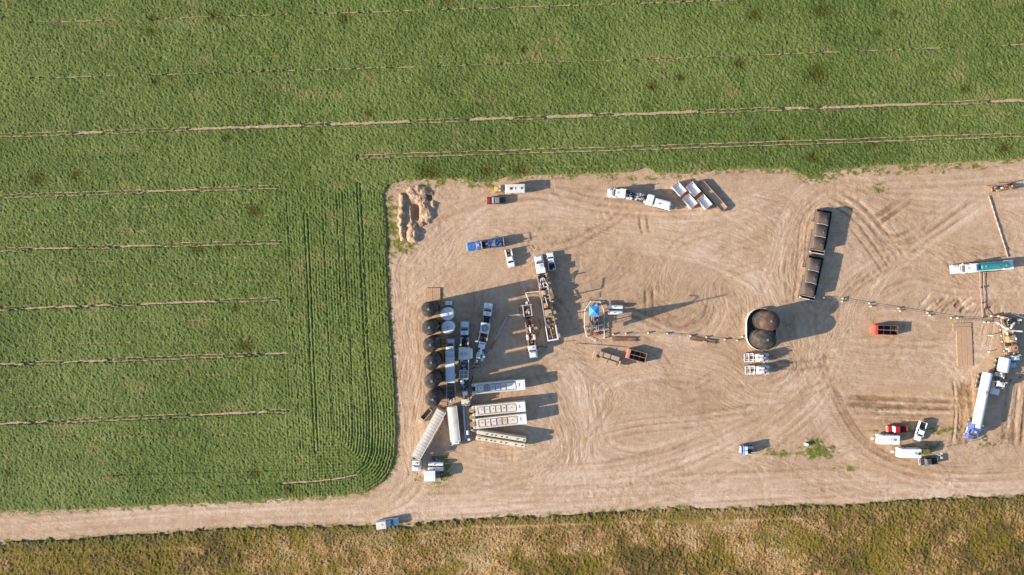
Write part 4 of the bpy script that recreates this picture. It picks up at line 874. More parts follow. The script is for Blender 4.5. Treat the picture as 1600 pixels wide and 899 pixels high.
for x in (-tl+1.0, -tl+2.2, -tl+3.4):
    for s in (-1, 1): wheel(t, x, s*0.98, 0.5, 0.5, loc=hl, rz=b)

def sand_semi(label, pts, tcol, nr, group, L_tr=None, day=True, ribs=True, hood=True, W=2.6):
    f, a, k, b, tl = trailer_pose(*pts, 3.2); t = thing('sand_semi_truck', label, 'semi truck', f, a, group)
    tractor(t, k+1.0, 'white_paint', sleeper=False, hood=hood, nose=0.28 if hood else 0.1); hl = (-k, 0, 0); w2 = W/2
    m = MB(); m.hexa((-tl, 0.2, -w2+0.5, w2-0.5), (-tl, 0.5, -w2, w2), 1.2, 2.4, tcol); m.box(-tl, 0.5, -w2, w2, 2.4, 3.25, tcol, 0.04); m.build('hopper_body', t, hl, b)
    m = MB(); bm = m.bm; i = m.mi(tcol); N = 2*nr
    prof = [(-1, 3.25), (-0.8, 3.34), (-0.4, 3.42), (0, 3.45), (0.4, 3.42), (0.8, 3.34), (1, 3.25)]; prev = None
    for j in range(N+1):
        x = -tl+0.15+(tl+0.2)*j/N; dz = -0.035 if (j % 2 and ribs) else 0.0
        cur = [bm.verts.new((x, u*(w2-0.06), z+(dz if 0 < q < 6 else 0))) for q, (u, z) in enumerate(prof)]
        if prev:
            for q in range(6): bm.faces.new((prev[q], prev[q+1], cur[q+1], cur[q])).material_index = i
        prev = cur
    m.build('tarp_cover', t, hl, b)
    m = MB()
    for s in (-1, 1): m.box(-tl, 0.5, s*w2-0.05, s*w2+0.05, 3.2, 3.3, 'white_paint')
    m.build('side_rail', t, hl, b)
    m = MB(); m.box(-tl, 0.3, -0.5, 0.5, 0.95, 1.2, 'mid_grey'); m.build('frame', t, hl, b)
    if not ribs:
        m = MB()
        for j in range(9): m.cyl((-tl+1.0+j*(tl-1.0)/9, -w2+0.35, 3.25), (-tl+1.0+j*(tl-1.0)/9, -w2+0.35, 3.43), 0.09, 'salmon', 8)
        m.build('tarp_hook', t, hl, b)
    for x in (-tl+1.0, -tl+2.3):
        for s in (-1, 1): wheel(t, x, s*0.95, 0.5, 0.5, loc=hl, rz=b)
    return t
sand_semi('white semi truck hauling a grey ribbed sand trailer parked at a slant', ((648.7, 741), (650.6, 714), (690, 641.7)), 'grey_tarp', 16, None)
sand_semi('white semi truck with a plain white sand trailer standing nearly upright in view', ((712.5, 700.5), (711.3, 688), (705.8, 636)), 'white_dusty', 10, None, ribs=False, hood=False)

# truck with box and flat tail
f, a, k, b, tl = trailer_pose((702.5, 529.8), (703, 557), (704, 628.5), 3.0); t = thing('box_semi_truck', 'white semi truck with white box and open flat tail next to the dark tank row', 'semi truck', f, a)
tractor(t, k+1.4, 'white_paint', sleeper=True, nose=0.25); hl = (-k, 0, 0)
m = MB(); m.box(-7.2, -0.1, -1.2, 1.2, 1.1, 3.4, 'light_grey', 0.03); m.box(-7.15, -0.15, -1.15, 1.15, 3.395, 3.45, 'white_paint'); m.build('box_body', t, hl, b)
m = MB(); m.box(-tl, -7.3, -1.15, 1.15, 1.0, 1.12, 'dull_green'); m.box(-tl, -7.3, -1.2, -1.05, 1.12, 1.5, 'light_grey'); m.box(-tl, -7.3, 1.05, 1.2, 1.12, 1.5, 'light_grey')
for x in (-8.2, -9.5, -10.8): m.box(x-0.08, x+0.08, -1.05, 1.05, 1.12, 1.35, 'mid_grey')
m.build('flat_deck', t, hl, b)
m = MB(); clutter(m, -tl-0.2, -tl+0.5, 1.0, 1.1, 1.8, 8, ['white_paint', 'light_grey', 'mid_grey'], 21, False); m.build('tail_gear', t, hl, b)
m = MB(); m.box(-5.6, -4.9, -1.45, -1.2, 1.6, 2.4, 'white_paint'); m.build('side_box', t, hl, b)
for x in (-tl+1.5, -tl+2.8):
    for s in (-1, 1): wheel(t, x, s*0.95, 0.5, 0.5, loc=hl, rz=b)

# blender truck
f, a, k, b, tl = trailer_pose((725.5, 502.8), (725.5, 529), (724.2, 611), 3.0); t = thing('blender_semi_truck', 'white semi truck with a wide white cabin, open piping and grilled rear deck', 'semi truck', f, a)
tractor(t, k+1.2, 'white_paint', sleeper=False, nose=0.34); hl = (-k, 0, 0)
m = MB(); m.box(-tl, 0.2, -0.95, 0.95, 1.0, 1.15, 'dark_steel'); m.build('trailer_deck', t, hl, b)
m = MB()
for s in (-1, 1): m.box(-2.2, 0.2, s*1.0-0.2, s*1.0+0.2, 1.2, 2.2, 'light_grey', 0.05)
clutter(m, -2.2, 0.0, 0.7, 1.15, 2.0, 8, ['black', 'dark_steel', 'steel', 'white_dusty'], 31); m.build('engine', t, hl, b)
m = MB(); m.box(-5.8, -2.5, -1.5, 1.45, 1.2, 3.5, 'white_dusty', 0.05); m.build('cabin', t, hl, b)
m = MB(); m.box(-5.5, -2.9, 1.47, 2.2, 1.4, 3.2, 'white_paint', 0.04); m.build('side_cabin', t, hl, b) if False else m.bm.free()
m = MB(); m.box(-5.5, -2.9, -2.25, -1.52, 1.4, 3.2, 'white_paint', 0.04); m.build('side_cabin', t, hl, b)
m = MB(); m.cyl((-4.2, -0.45, 3.5), (-4.2, -0.45, 3.6), 0.5, 'light_grey', 18); m.cyl((-4.2, 0.6, 3.5), (-4.2, 0.6, 3.6), 0.5, 'light_grey', 18); m.build('roof_fan', t, hl, b)
m = MB(); clutter(m, -8.4, -6.0, 0.9, 1.15, 2.5, 16, ['black', 'dark_steel', 'white_paint', 'light_grey'], 33); m.box(-8.6, -6.0, -1.3, -1.05, 1.4, 2.3, 'white_dusty', 0.04); m.build('piping', t, hl, b)
m = MB(); m.box(-11.1, -8.7, -1.2, 1.2, 1.15, 2.9, 'white_dusty', 0.03); m.build('radiator_housing', t, hl, b)
for x in (-10.45, -9.35):
    for y in (-0.55, 0.55): m = MB(); m.box(x-0.48, x+0.48, y-0.48, y+0.48, 2.895, 2.93, 'mid_grey'); m.build('radiator_grille', t, hl, b)
m = MB(); m.capsule(-12.6, -11.3, 0.45, 2.0, 0.5, 'white_paint', 16); m.build('vessel', t, hl, b)
m = MB(); clutter(m, -tl+0.0, -11.4, 1.1, 1.1, 2.2, 20, ['black', 'dark_steel', 'white_dusty', 'mid_grey', 'steel'], 35); m.build('rear_piping', t, hl, b)
for x in (-tl+1.0, -tl+2.3):
    for s in (-1, 1): wheel(t, x, s*0.95, 0.5, 0.5, loc=hl, rz=b)

# sand conveyor below it
c, rz, L = span((731.5, 689), (726.5, 613), 2.5); t = thing('sand_conveyor', 'long dusty sand conveyor with side hoppers below the blender truck', 'conveyor', c, rz); h = L/2
m = MB(); m.box(-h+0.5, h-3.6, -0.95, 0.55, 0.9, 2.0, 'mid_grey', 0.03); m.box(-h+0.6, h-3.6, 0.45, 0.95, 1.5, 2.2, 'light_grey', 0.03); m.build('belt_frame', t)
m = MB(); m.box(-h+0.4, h-4.0, -0.55, 0.25, 2.0, 2.12, 'mud_tan'); m.build('belt', t)
m = MB(); m.box(h-3.7, h-2.0, -1.2, 1.1, 0.9, 2.5, 'white_dusty', 0.05); clutter(m, h-3.8, h-1.5, 1.0, 2.4, 2.9, 9, ['mud_tan', 'white_paint', 'black'], 41, False); m.build('head_section', t)
m = MB(); m.hexa((h-2.0, h-0.6, -0.55, 0.55), (h-1.8, h-0.8, -0.3, 0.3), 1.0, 2.4, 'mud_tan'); m.box(h-0.9, h+0.1, -0.65, 0.65, 1.2, 2.9, 'white_paint', 0.04); m.build('discharge_chute', t)
for x in (h-5.0, h-7.0, h-8.9):
    m = MB(); m.cyl((x, -1.5, 1.0), (x, -1.5, 2.4), 0.5, 'mud_tan', 16, 0.8); m.box(x-0.5, x+0.5, -1.5, -0.9, 1.4, 2.0, 'tan_paint'); m.build('side_hopper', t)
m = MB(); m.tube([(-h+2.8, -0.9, 2.2), (-h+2.2, -2.3, 2.0), (-h+1.8, -3.4, 1.8)], 0.3, 'mud_tan', 10); m.build('feed_arm', t)
m = MB(); m.capsule(-h+1.4, -h+2.8, 0, 2.3, 0.42, 'white_paint', 14); m.build('motor', t)
m = MB(); m.box(-h-0.2, -h+0.4, -0.5, 0.3, 1.2, 1.9, 'white_paint', 0.04); m.build('tail_box', t)
for x in (-h+2, -h+3.3, h-4):
    for s in (-1, 1): wheel(t, x, s*0.95, 0.45, 0.3)

# fan pump truck
f, a, k, b, tl = trailer_pose((763.3, 473.4), (760.3, 499.5), (747.8, 567), 3.0); t = thing('fan_pump_semi_truck', 'white semi truck with a large round cooling fan and pump gear in the open shade', 'semi truck', f, a)
tractor(t, k+1.0, 'white_paint', sleeper=False, nose=0.34); hl = (-k, 0, 0)
m = MB(); m.box(-tl, 0.2, -0.95, 0.95, 1.0, 1.15, 'dark_steel'); m.build('trailer_deck', t, hl, b)
m = MB()
for s in (-1, 1): m.box(-0.9, 0.4, s*0.95-0.2, s*0.95+0.2, 1.2, 2.3, 'mid_grey', 0.05)
m.build('fuel_locker', t, hl, b)
m = MB(); m.box(-3.9, -1.0, -1.25, 1.25, 1.2, 3.1, 'white_dusty', 0.2); m.build('radiator_housing', t, hl, b)
m = MB(); m.cyl((-2.45, 0, 3.1), (-2.45, 0, 3.16), 0.95, 'mid_grey', 28); m.cyl((-2.45, 0, 3.16), (-2.45, 0, 3.2), 0.25, 'light_grey', 14)
for j in range(10): q = 2*math.pi*j/10; m.tube([(-2.45+0.25*math.cos(q), 0.25*math.sin(q), 3.19), (-2.45+0.93*math.cos(q), 0.93*math.sin(q), 3.19)], 0.05, 'light_grey')
m.build('cooling_fan', t, hl, b)
m = MB(); m.box(-6.0, -4.0, -1.2, -0.95, 1.2, 2.4, 'white_dusty', 0.03); m.box(-6.0, -4.0, 0.95, 1.2, 1.2, 2.4, 'white_dusty', 0.03); clutter(m, -5.9, -4.1, 0.8, 1.15, 2.3, 12, ['black', 'dark_steel', 'rust', 'tan_paint'], 52); m.build('engine', t, hl, b)
m = MB(); m.box(-8.0, -6.3, -0.9, 0.9, 1.15, 2.5, 'white_paint', 0.06)
for y in (-0.4, 0, 0.4): m.box(-6.9, -6.6, y-0.13, y+0.13, 2.5, 2.56, 'mid_grey')
m.box(-9.6, -8.0, -0.3, 0.25, 1.15, 2.6, 'white_paint', 0.04); m.box(-10.8, -9.2, -0.15, 1.0, 1.15, 2.3, 'white_dusty', 0.05); m.build('fluid_end', t, hl, b)
m = MB(); clutter(m, -tl, -8.0, 1.1, 1.15, 2.1, 22, ['white_paint', 'white_paint', 'dark_steel', 'light_grey', 'mid_grey', 'white_dusty'], 55); m.build('manifold', t, hl, b)
m = MB(); m.box(-6.6, -6.1, 1.2, 2.0, 1.6, 2.3, 'light_grey', 0.05); m.build('silencer', t, hl, b)
for x in (-tl+1.2, -tl+2.5):
    for s in (-1, 1): wheel(t, x, s*0.95, 0.5, 0.5, loc=hl, rz=b)

# big muddy rig truck
f, a, k, b, tl = trailer_pose((841.3, 399), (847, 432), (864.8, 533), 3.0); t = thing('rig_semi_truck', 'long muddy tan rig truck with white cab and white tail basket in the lot centre', 'rig truck', f, a)
tractor(t, k+1.0, 'white_paint', sleeper=True, nose=0.26); hl = (-k, 0, 0); w2 = 1.35
m = MB(); m.box(-tl, 0.6, -0.6, 0.6, 0.9, 1.2, 'mud_tan'); m.box(-13.5, 0.6, -w2, -w2+0.3, 1.2, 2.3, 'tan_paint', 0.02); m.box(-13.5, 0.6, w2-0.3, w2, 1.2, 2.5, 'purple_grey', 0.02)
for x in (-3.2, -6.2, -8.6, -11.0): m.box(x-0.12, x+0.12, -w2+0.3, w2-0.3, 1.2, 2.4, 'mud_tan')
m.box(-13.5, -8.6, -w2+0.3, w2-0.3, 1.2, 2.0, 'mud_tan'); m.build('rig_frame', t, hl, b)
m = MB(); m.tube([(-3.0, -1.2, 2.5), (-0.6, -0.35, 3.4), (-0.6, 0.35, 3.4), (-3.0, 1.2, 2.5)], 0.09, 'white_paint'); m.tube([(-3.0, 0, 2.6), (-0.6, 0, 3.4)], 0.08, 'white_paint'); m.tube([(-3.0, -1.2, 2.5), (-3.0, 1.2, 2.5)], 0.1, 'white_paint'); m.tube([(-2.4, 0.6, 2.6), (-1.6, -0.5, 3.0)], 0.06, 'white_paint'); m.build('mast_cradle', t, hl, b)
m = MB(); m.cyl((-4.6, -0.95, 2.3), (-4.6, 0.95, 2.3), 0.75, 'mud_tan', 22); m.cyl((-8.0, -0.95, 2.2), (-8.0, 0.95, 2.2), 0.7, 'rust', 22); m.build('cable_drum', t, hl, b)
m = MB(); m.tube([(-5.6, 0.2, 3.1), (-8.2, -0.1, 3.3)], 0.14, 'light_grey', 10); m.build('lifting_boom', t, hl, b)
m = MB(); m.box(-11.2, -9.2, -0.9, 0.9, 2.0, 2.9, 'tan_paint', 0.04); m.box(-10.6, -10.3, -0.7, 0.1, 2.9, 2.95, 'black'); m.box(-11.0, -10.8, -0.7, 0.7, 2.9, 2.95, 'dark_steel'); m.build('engine_cover', t, hl, b)
m = MB(); clutter(m, -14.0, -0.6, 1.0, 1.3, 2.9, 46, ['mud_tan', 'rust', 'dark_steel', 'white_dusty', 'black', 'tan_paint', 'rust_light'], 61); m.build('winch_gear', t, hl, b)
m = MB(); m.cyl((-1.6, 1.0, 2.4), (-1.6, 1.0, 4.5), 0.16, 'rust'); m.cyl((-6.8, -0.9, 2.4), (-6.8, -0.9, 5.2), 0.14, 'steel'); m.tube([(-6.8, -0.9, 5.2), (-4.0, -0.9, 5.6)], 0.12, 'steel'); m.cyl((-12.0, 0.7, 2.0), (-12.0, 0.7, 4.6), 0.12, 'steel'); m.tube([(-9.5, -0.6, 2.9), (-9.0, -0.8, 4.9), (-7.6, -0.8, 5.0)], 0.08, 'dark_steel'); m.build('jib', t, hl, b)
m = MB()
z0, z1 = 1.3, 2.6
m.box(-tl, -tl+0.35, -w2-0.15, w2+0.15, z0, z1, 'white_paint', 0.03); m.box(-tl+0.35, -13.6, w2-0.08, w2+0.12, z0, z1, 'white_paint', 0.02); m.box(-tl+0.35, -13.6, -w2-0.12, -w2+0.2, z0, z1, 'white_dusty', 0.02); m.box(-tl+0.3, -13.6, -w2+0.2, w2-0.08, 1.2, 1.3, 'mud_tan'); m.build('tail_basket', t, hl, b)
m = MB(); clutter(m, -tl+0.5, -13.6, 0.9, 1.3, 2.3, 16, ['rust', 'mud_tan', 'dark_steel', 'white_dusty'], 62); m.tube([(-tl+0.5, 0, 2.4), (-tl+4, 0.3, 2.8)], 0.12, 'rust_light'); m.build('hose_pile', t, hl, b)
m = MB(); m.cyl((-7.3, -w2-0.3, 0.6), (-7.3, -w2-0.3, 2.4), 0.18, 'white_paint', 10); m.build('side_light', t, hl, b)
for x in (-1.5, -3.0, -11.5, -12.9, -14.3):
    for s in (-1, 1): wheel(t, x, s*1.05, 0.55, 0.5, loc=hl, rz=b)

# second muddy rig truck, cab at the bottom
f, a, k, b, tl = trailer_pose((834.3, 562), (831.5, 541.5), (822.5, 473), 3.0); t = thing('muddy_pump_truck', 'muddy brown truck with white cab facing down beside the long rig truck', 'rig truck', f, a)
tractor(t, k+1.0, 'white_paint', sleeper=False, nose=0.42); hl = (-k, 0, 0)
m = MB(); m.box(-tl, 0.4, -0.55, 0.55, 0.9, 1.2, 'rust'); m.box(-6.5, 0.4, 0.7, 1.1, 1.1, 1.9, 'mud_tan', 0.04); m.box(-6.5, 0.4, -1.1, -0.7, 1.1, 1.9, 'mud_tan', 0.04); m.build('truck_bed', t, hl, b)
m = MB(); m.box(-3.2, -1.7, -1.25, -0.6, 1.8, 2.5, 'white_dusty', 0.05); m.box(-3.0, -1.6, 0.6, 1.2, 1.8, 2.5, 'white_dusty', 0.05); m.cyl((-5.2, 0.1, 2.6), (-3.6, 0.1, 2.6), 0.2, 'white_paint', 12); m.build('pressure_tank', t, hl, b)
m = MB(); clutter(m, -6.4, -0.2, 0.9, 1.2, 2.5, 30, ['mud_tan', 'rust', 'black', 'rust_light', 'dark_steel', 'white_dusty'], 71); m.build('pump_gear', t, hl, b)
m = MB(); m.box(-11.3, -8.0, 0.95, 1.2, 1.2, 2.3, 'light_grey', 0.03); m.box(-11.3, -8.0, -1.2, -0.95, 1.2, 2.3, 'light_grey', 0.03); m.box(-11.3, -8.0, -0.95, 0.95, 1.1, 1.25, 'mud_tan'); m.box(-8.2, -8.0, -0.95, 0.95, 1.2, 2.2, 'mid_grey'); m.cyl((-9.3, 0, 1.25), (-9.3, 0, 2.1), 0.45, 'tan_paint', 14); m.build('mud_box', t, hl, b)
m = MB(); clutter(m, -tl, -7.2, 0.9, 1.2, 2.3, 16, ['rust', 'mud_tan', 'dark_steel', 'black', 'white_dusty'], 72); m.tube([(-tl+0.8, -1.9, 2.3), (-tl+0.8, 1.5, 2.3)], 0.10, 'light_grey'); m.build('rear_manifold', t, hl, b)
m = MB(); m.cyl((-7.0, 0.6, 1.2), (-7.0, 0.6, 4.3), 0.1, 'steel'); m.build('exhaust_stack', t, hl, b)
for x in (-1.2, -2.6, -9.0, -10.4):
    for s in (-1, 1): wheel(t, x, s*0.95, 0.5, 0.5, loc=hl, rz=b)
# frame of white pipe between the two rig trucks
t = thing('loading_gantry', 'thin white pipe gantry reaching from the long rig truck to the muddy truck', 'gantry', P(833, 458), 0)
q = lambda x, y, z: tuple(P(x, y, z)-P(833, 458)+Vector((0, 0, z)))
m = MB(); m.tube([q(842, 456, 1.6), q(821.5, 458.3, 1.6), q(827.5, 474, 1.6)], 0.13, 'white_dusty', 8); m.build('boom', t); m = MB(); m.tube([q(832, 458, 1.5), q(839, 469, 1.2)], 0.05, 'dark_steel'); m.tube([q(821.5, 458.3, 1.6), q(821.5, 458.3, 0)], 0.07, 'steel'); m.build('brace', t)
# high pressure line from pump truck to manifold
t = thing('treating_line', 'thin grey and red steel line bending from the fan pump truck to the muddy truck', 'pipe', P(770, 530), 0)
q = lambda x, y, z=0.35: tuple(P(x, y, z)-P(770, 530)+Vector((0, 0, z)))
m = MB(); m.tube([q(742, 566), q(739.5, 572), q(751.5, 573), q(766.5, 546.5)], 0.11, 'light_grey', 8); m.tube([q(773, 532), q(793, 495)], 0.11, 'light_grey', 8); m.tube([q(795, 493.8), q(811.5, 491.8)], 0.14, 'white_dusty', 8); m.build('steel_pipe', t)
for a_, b_ in (((766.5, 546.5), (773, 532)), ((793, 495), (795, 493.8)), ((812, 491.5), (812.5, 475))): m = MB(); m.tube([q(*a_), q(*b_)], 0.12, 'red_paint', 8); m.build('swivel_joint', t)
for x, y in ((751, 573), (793.5, 495), (812, 491.8)): m = MB(); m.cyl(q(x, y, 0.0), q(x, y, 0.5), 0.2, 'mid_grey', 10); m.build('pipe_stand', t)

# teal tank truck at right
f, a, k, b, tl = trailer_pose((1493, 421.8), (1531.5, 418.5), (1589.5, 413.6), 3.0); t = thing('teal_tank_truck', 'white truck with a long teal tank and white tail deck at the right edge', 'tank truck', f, a)
tractor(t, k+1.2, 'white_paint', sleeper=True, nose=0.3, roofcol='white_paint', fairing=False, Hc=3.0); hl = (-k, 0, 0)
m = MB(); m.box(-tl, -0.2, -1.15, 1.15, 1.0, 1.2, 'white_paint', 0.02); m.box(-tl, -tl+2.6, -1.25, 1.25, 1.2, 1.6, 'white_paint', 0.04); m.build('deck', t, hl, b)
m = MB(); m.capsule(-tl+1.7, -0.4, 0.0, 2.1, 0.92, 'teal', 22); m.build('tank', t, hl, b)
m = MB(); m.hexa((-tl+1.3, -tl+3.4, -0.95, 0.95), (-tl+1.9, -tl+3.0, -0.3, 0.5), 1.6, 2.5, 'pale_blue', 0.05); m.build('hose_reel', t, hl, b)
for x, y in ((-1.7, -0.1), (-5.0, 0.2), (-tl+2.9, 0.1)): m = MB(); m.cyl((x, y, 2.95), (x, y, 3.12), 0.2, 'orange' if x != -5.0 else 'mid_grey', 10); m.build('hatch', t, hl, b)
m = MB(); m.tube([(-2, 1.3, 0.9), (-5, 1.5, 0.8), (-8, 1.3, 0.9)], 0.08, 'black'); m.build('hose', t, hl, b)
for x in (-tl+1.0, -tl+2.3, -tl+3.6):
    for s in (-1, 1): wheel(t, x, s*0.9, 0.5, 0.5, loc=hl, rz=b)

# long white tanker with blue tractor
f, a, k, b, tl = trailer_pose((1521, 690.5), (1529.5, 665.5), (1547, 583), 3.2); t = thing('tanker_semi_truck', 'blue tractor pulling a long white tanker with a small blue emblem at lower right', 'semi truck', f, a)
tractor(t, k+1.4, 'cab_blue', sleeper=True, nose=0.24, Hc=2.9, roofcol='cab_blue'); hl = (-k, 0, 0)
m = MB(); m.capsule(-tl, 0.9, 0.0, 2.3, 1.18, 'white_paint', 28, dome=0.25); m.build('tank', t, hl, b)
m = MB(); m.box(-tl+0.2, 0.2, -0.5, 0.5, 0.85, 1.2, 'mid_grey'); m.build('frame', t, hl, b)
m = MB()
bm = m.bm; th0 = R(60); o_ = Vector((-tl*0.62, 1.2*math.cos(th0), 2.3+1.2*math.sin(th0))); m.cyl(o_-Vector((0, 0.02, 0.03)), o_+Vector((0, 0.01, 0.017)), 0.36, 'cab_blue', 20); m.cyl(o_+Vector((0, 0.008, 0.012)), o_+Vector((0, 0.012, 0.022)), 0.16, 'white_paint', 16); m.build('emblem', t, hl, b)
m = MB(); m.box(-tl*0.62-0.6, -tl*0.62+0.6, -0.35, 0.35, 3.46, 3.5, 'light_grey'); m.cyl((-tl*0.62, 0, 3.45), (-tl*0.62, 0, 3.62), 0.28, 'steel', 14); m.build('manhole', t, hl, b)
m = MB(); m.cyl((-3.2, 1.15, 1.2), (-1.0, 1.15, 1.2), 0.25, 'white_dusty', 12); m.build('hose_tube', t, hl, b)
for x in (-tl+1.4, -tl+2.8, -tl+4.2):
    for s in (-1, 1): wheel(t, x, s*1.05, 0.52, 0.5, loc=hl, rz=b)

# short white tank truck beside it
f, a, k, b, tl = trailer_pose((1561.5, 620), (1567.5, 590), (1574.5, 561), 3.0); t = thing('tank_truck', 'white truck with a short fat white tank beside the head of the long tanker', 'tank truck', f, a)
L = k+tl; tractor(t, L, 'white_paint', sleeper=False, nose=0.2, Hc=3.0, tail=(-L+1.0, -L+2.3, -L+3.6))
m = MB(); m.capsule(-L-0.2, -L+3.9, 0.0, 2.3, 1.35, 'white_paint', 28, dome=0.2); m.build('tank', t)
m = MB(); m.box(-L+4.1, -L+5.2, -1.1, 1.1, 1.1, 2.0, 'light_grey', 0.04); clutter(m, -L+4.1, -L+5.4, 1.0, 1.9, 2.4, 8, ['white_dusty', 'mid_grey', 'tan_paint'], 85, False); m.build('pump_deck', t)
m = MB(); m.cyl((-L+1.5, 0.4, 3.6), (-L+1.5, 0.4, 3.75), 0.15, 'mid_grey', 10); m.build('hatch', t)

# rig truck at the right edge with white hose
f, a, k, b, tl = trailer_pose((1590, 577), (1587, 555), (1578, 499), 3.0); t = thing('workover_rig_truck', 'brown cluttered rig truck with pale blue cab and white hose at the right edge', 'rig truck', f, a)
tractor(t, k+1.0, 'pale_blue', sleeper=False, hood=True, nose=0.36, Hc=3.0); hl = (-k, 0, 0)
m = MB(); m.box(-tl, 0.5, -1.2, 1.2, 1.0, 1.3, 'mud_tan'); m.box(-5.2, -3.0, -0.9, 1.1, 1.3, 2.6, 'mud_tan', 0.04); m.box(-7.8, -6.0, -1.1, 1.1, 1.3, 2.6, 'mud_tan', 0.04); m.build('rig_frame', t, hl, b)
m = MB(); m.cyl((-1.8, 0.1, 1.4), (-1.8, 0.1, 3.1), 1.15, 'rust', 24); m.cyl((-1.8, 0.1, 3.1), (-1.8, 0.1, 3.25), 0.75, 'mud_tan', 20); m.cyl((-1.8, 0.1, 3.25), (-1.8, 0.1, 3.3), 0.3, 'dark_steel', 14); m.build('cable_drum', t, hl, b)
m = MB(); clutter(m, -tl, 0.2, 1.15, 1.3, 3.0, 46, ['dark_steel', 'black', 'black', 'dark_steel', 'mud_tan', 'rust', 'white_dusty', 'mid_grey'], 91); m.build('winch_gear', t, hl, b)
m = MB(); m.tube([(-tl+1.2, 1.3, 2.8), (-tl+1.6, 0.4, 3.3), (-tl+2.6, -0.6, 3.4), (-tl+2.4, -1.8, 3.3), (-tl+1.2, -2.6, 3.0), (-tl+0.4, -3.6, 2.6)], 0.2, 'white_paint', 10); m.build('hose', t, hl, b)
m = MB(); m.cyl((-tl+3, -0.7, 2.6), (-tl+3, -0.7, 8.0), 0.2, 'steel'); m.build('derrick', t, hl, b)
for x in (-tl+1.2, -tl+2.9, -tl+4.6, -tl+6.2, -1.0):
    for s in (-1, 1): wheel(t, x, s*1.15, 0.55, 0.45, loc=hl, rz=b)
# wellhead and manifold left of the rig
t = thing('wellhead_manifold', 'rusty valve manifold with yellow flag at the end of the right pipeline', 'valve manifold', P(1575, 500), R(-2))
m = MB(); m.tube([(-5, 0.9, 0.5), (4.5, 0.9, 0.5)], 0.1, 'steel'); m.tube([(-4, -0.2, 0.5), (4.5, 0.3, 0.6)], 0.1, 'mud_tan'); m.tube([(0.5, 1.6, 1.5), (4.5, 0.1, 2.0)], 0.08, 'steel'); m.build('pipe', t)
for x, y in ((-5.0, 0.8), (-3.0, 0.8)): m = MB(); m.cyl((x, y, 0), (x, y, 1.3), 0.25, 'rust_light'); m.cyl((x-0.3, y, 0.8), (x+0.3, y, 0.8), 0.2, 'white_dusty'); m.build('valve', t)
m = MB(); clutter(m, -2.0, 3.5, 0.8, 0.0, 1.6, 16, ['mud_tan', 'rust', 'dark_steel', 'white_dusty', 'tan_paint'], 95); m.build('valve_stack', t)
m = MB(); m.box(-1.4, -0.9, 0.4, 0.6, 0.9, 1.3, 'pale_yellow'); m.build('flag', t)

# two white day cab winch trucks
def day_cab(label, a_, b_):
    f = P(*b_, 2.4); r_ = P(*a_, 2.4); d = f-r_; L = d.length; t = thing('day_cab_truck', label, 'truck', f, math.atan2(d.y, d.x), 'white bare chassis trucks')
    tractor(t, L, 'white_paint', sleeper=False, nose=0.22, W=2.3, rails=False)
    m = MB()
    for s in (-1, 1): m.box(-L, -2.9, s*0.55-0.09, s*0.55+0.09, 0.95, 1.15, 'white_paint'); m.box(-L+0.1, -L+2.6, s*1.02-0.16, s*1.02+0.16, 1.1, 1.16, 'white_paint')
    for x in (-L+0.1, -L+1.35, -L+2.5): m.box(x-0.08, x+0.08, -1.15, 1.15, 1.16, 1.26, 'white_paint')
    m.build('chassis', t)
    m = MB(); m.cyl((-L+1.9, 0, 1.15), (-L+1.9, 0, 1.3), 0.45, 'dark_steel', 18); m.build('fifth_wheel', t)
    m = MB(); m.box(-3.9, -3.3, -1.0, 1.0, 1.2, 2.6, 'white_paint', 0.05); m.cyl((-3.7, 0.1, 2.6), (-3.7, 0.1, 2.9), 0.3, 'light_grey', 12); m.tube([(-3.6, 0.9, 1.2), (-3.6, 0.9, 3.1)], 0.08, 'white_paint'); m.build('headboard', t)
    m = MB(); m.box(-0.75, -0.45, -0.25, 0.45, 1.70, 1.82, 'cab_blue', 0.02); m.build('hood_plate', t)
    m = MB(); m.cyl((-1.9, 0, 2.75), (-1.9, 0, 2.9), 0.3, 'salmon', 12); m.build('beacon', t)
day_cab('upper of two white bare chassis trucks below the containment loop', (1164.8, 560.5), (1205.3, 560)); day_cab('lower of two white bare chassis trucks below the containment loop', (1166.5, 580), (1206.8, 579.3))
# small blue and white forklift
c, rz, L = span((1177, 704), (1156, 704.2), 1.8); t = thing('telehandler', 'small blue and white telehandler standing alone above the dirt road', 'telehandler', c, rz); h = L/2
m = MB(); m.box(-h, h-0.9, -1.0, 1.0, 0.5, 1.3, 'dark_steel', 0.08); m.build('chassis', t)
m = MB(); m.box(-0.2, h-0.9, -1.15, 1.15, 1.2, 2.3, 'blue_paint', 0.06); m.build('cab', t)
for s in (-1, 1): m = MB(); m.box(-0.15, h-1.25, s*0.6-0.48, s*0.6+0.48, 2.3, 2.42, 'white_paint', 0.04); m.build('roof_panel', t)
m = MB(); m.box(h-0.55, h-0.35, -0.9, 0.9, 0.3, 1.7, 'light_grey', 0.03); m.box(h-0.35, h+0.4, -0.6, -0.4, 0.3, 0.4, 'steel'); m.box(h-0.35, h+0.4, 0.4, 0.6, 0.3, 0.4, 'steel'); m.build('fork_carriage', t)
m = MB(); m.tube([(-h+0.2, -0.3, 1.7), (h-0.4, -0.3, 1.2)], 0.16, 'mid_grey', 8); m.build('boom', t)
m = MB(); m.box(-h, -0.3, -0.9, -0.4, 1.3, 1.8, 'pale_blue', 0.05); m.cyl((-h+0.5, 0.6, 1.3), (-h+0.5, 0.6, 2.3), 0.1, 'light_grey'); m.build('engine_cover', t)
for x in (-h+0.5, h-1.2):
    for s in (-1, 1): wheel(t, x, s*1.0, 0.55, 0.4)
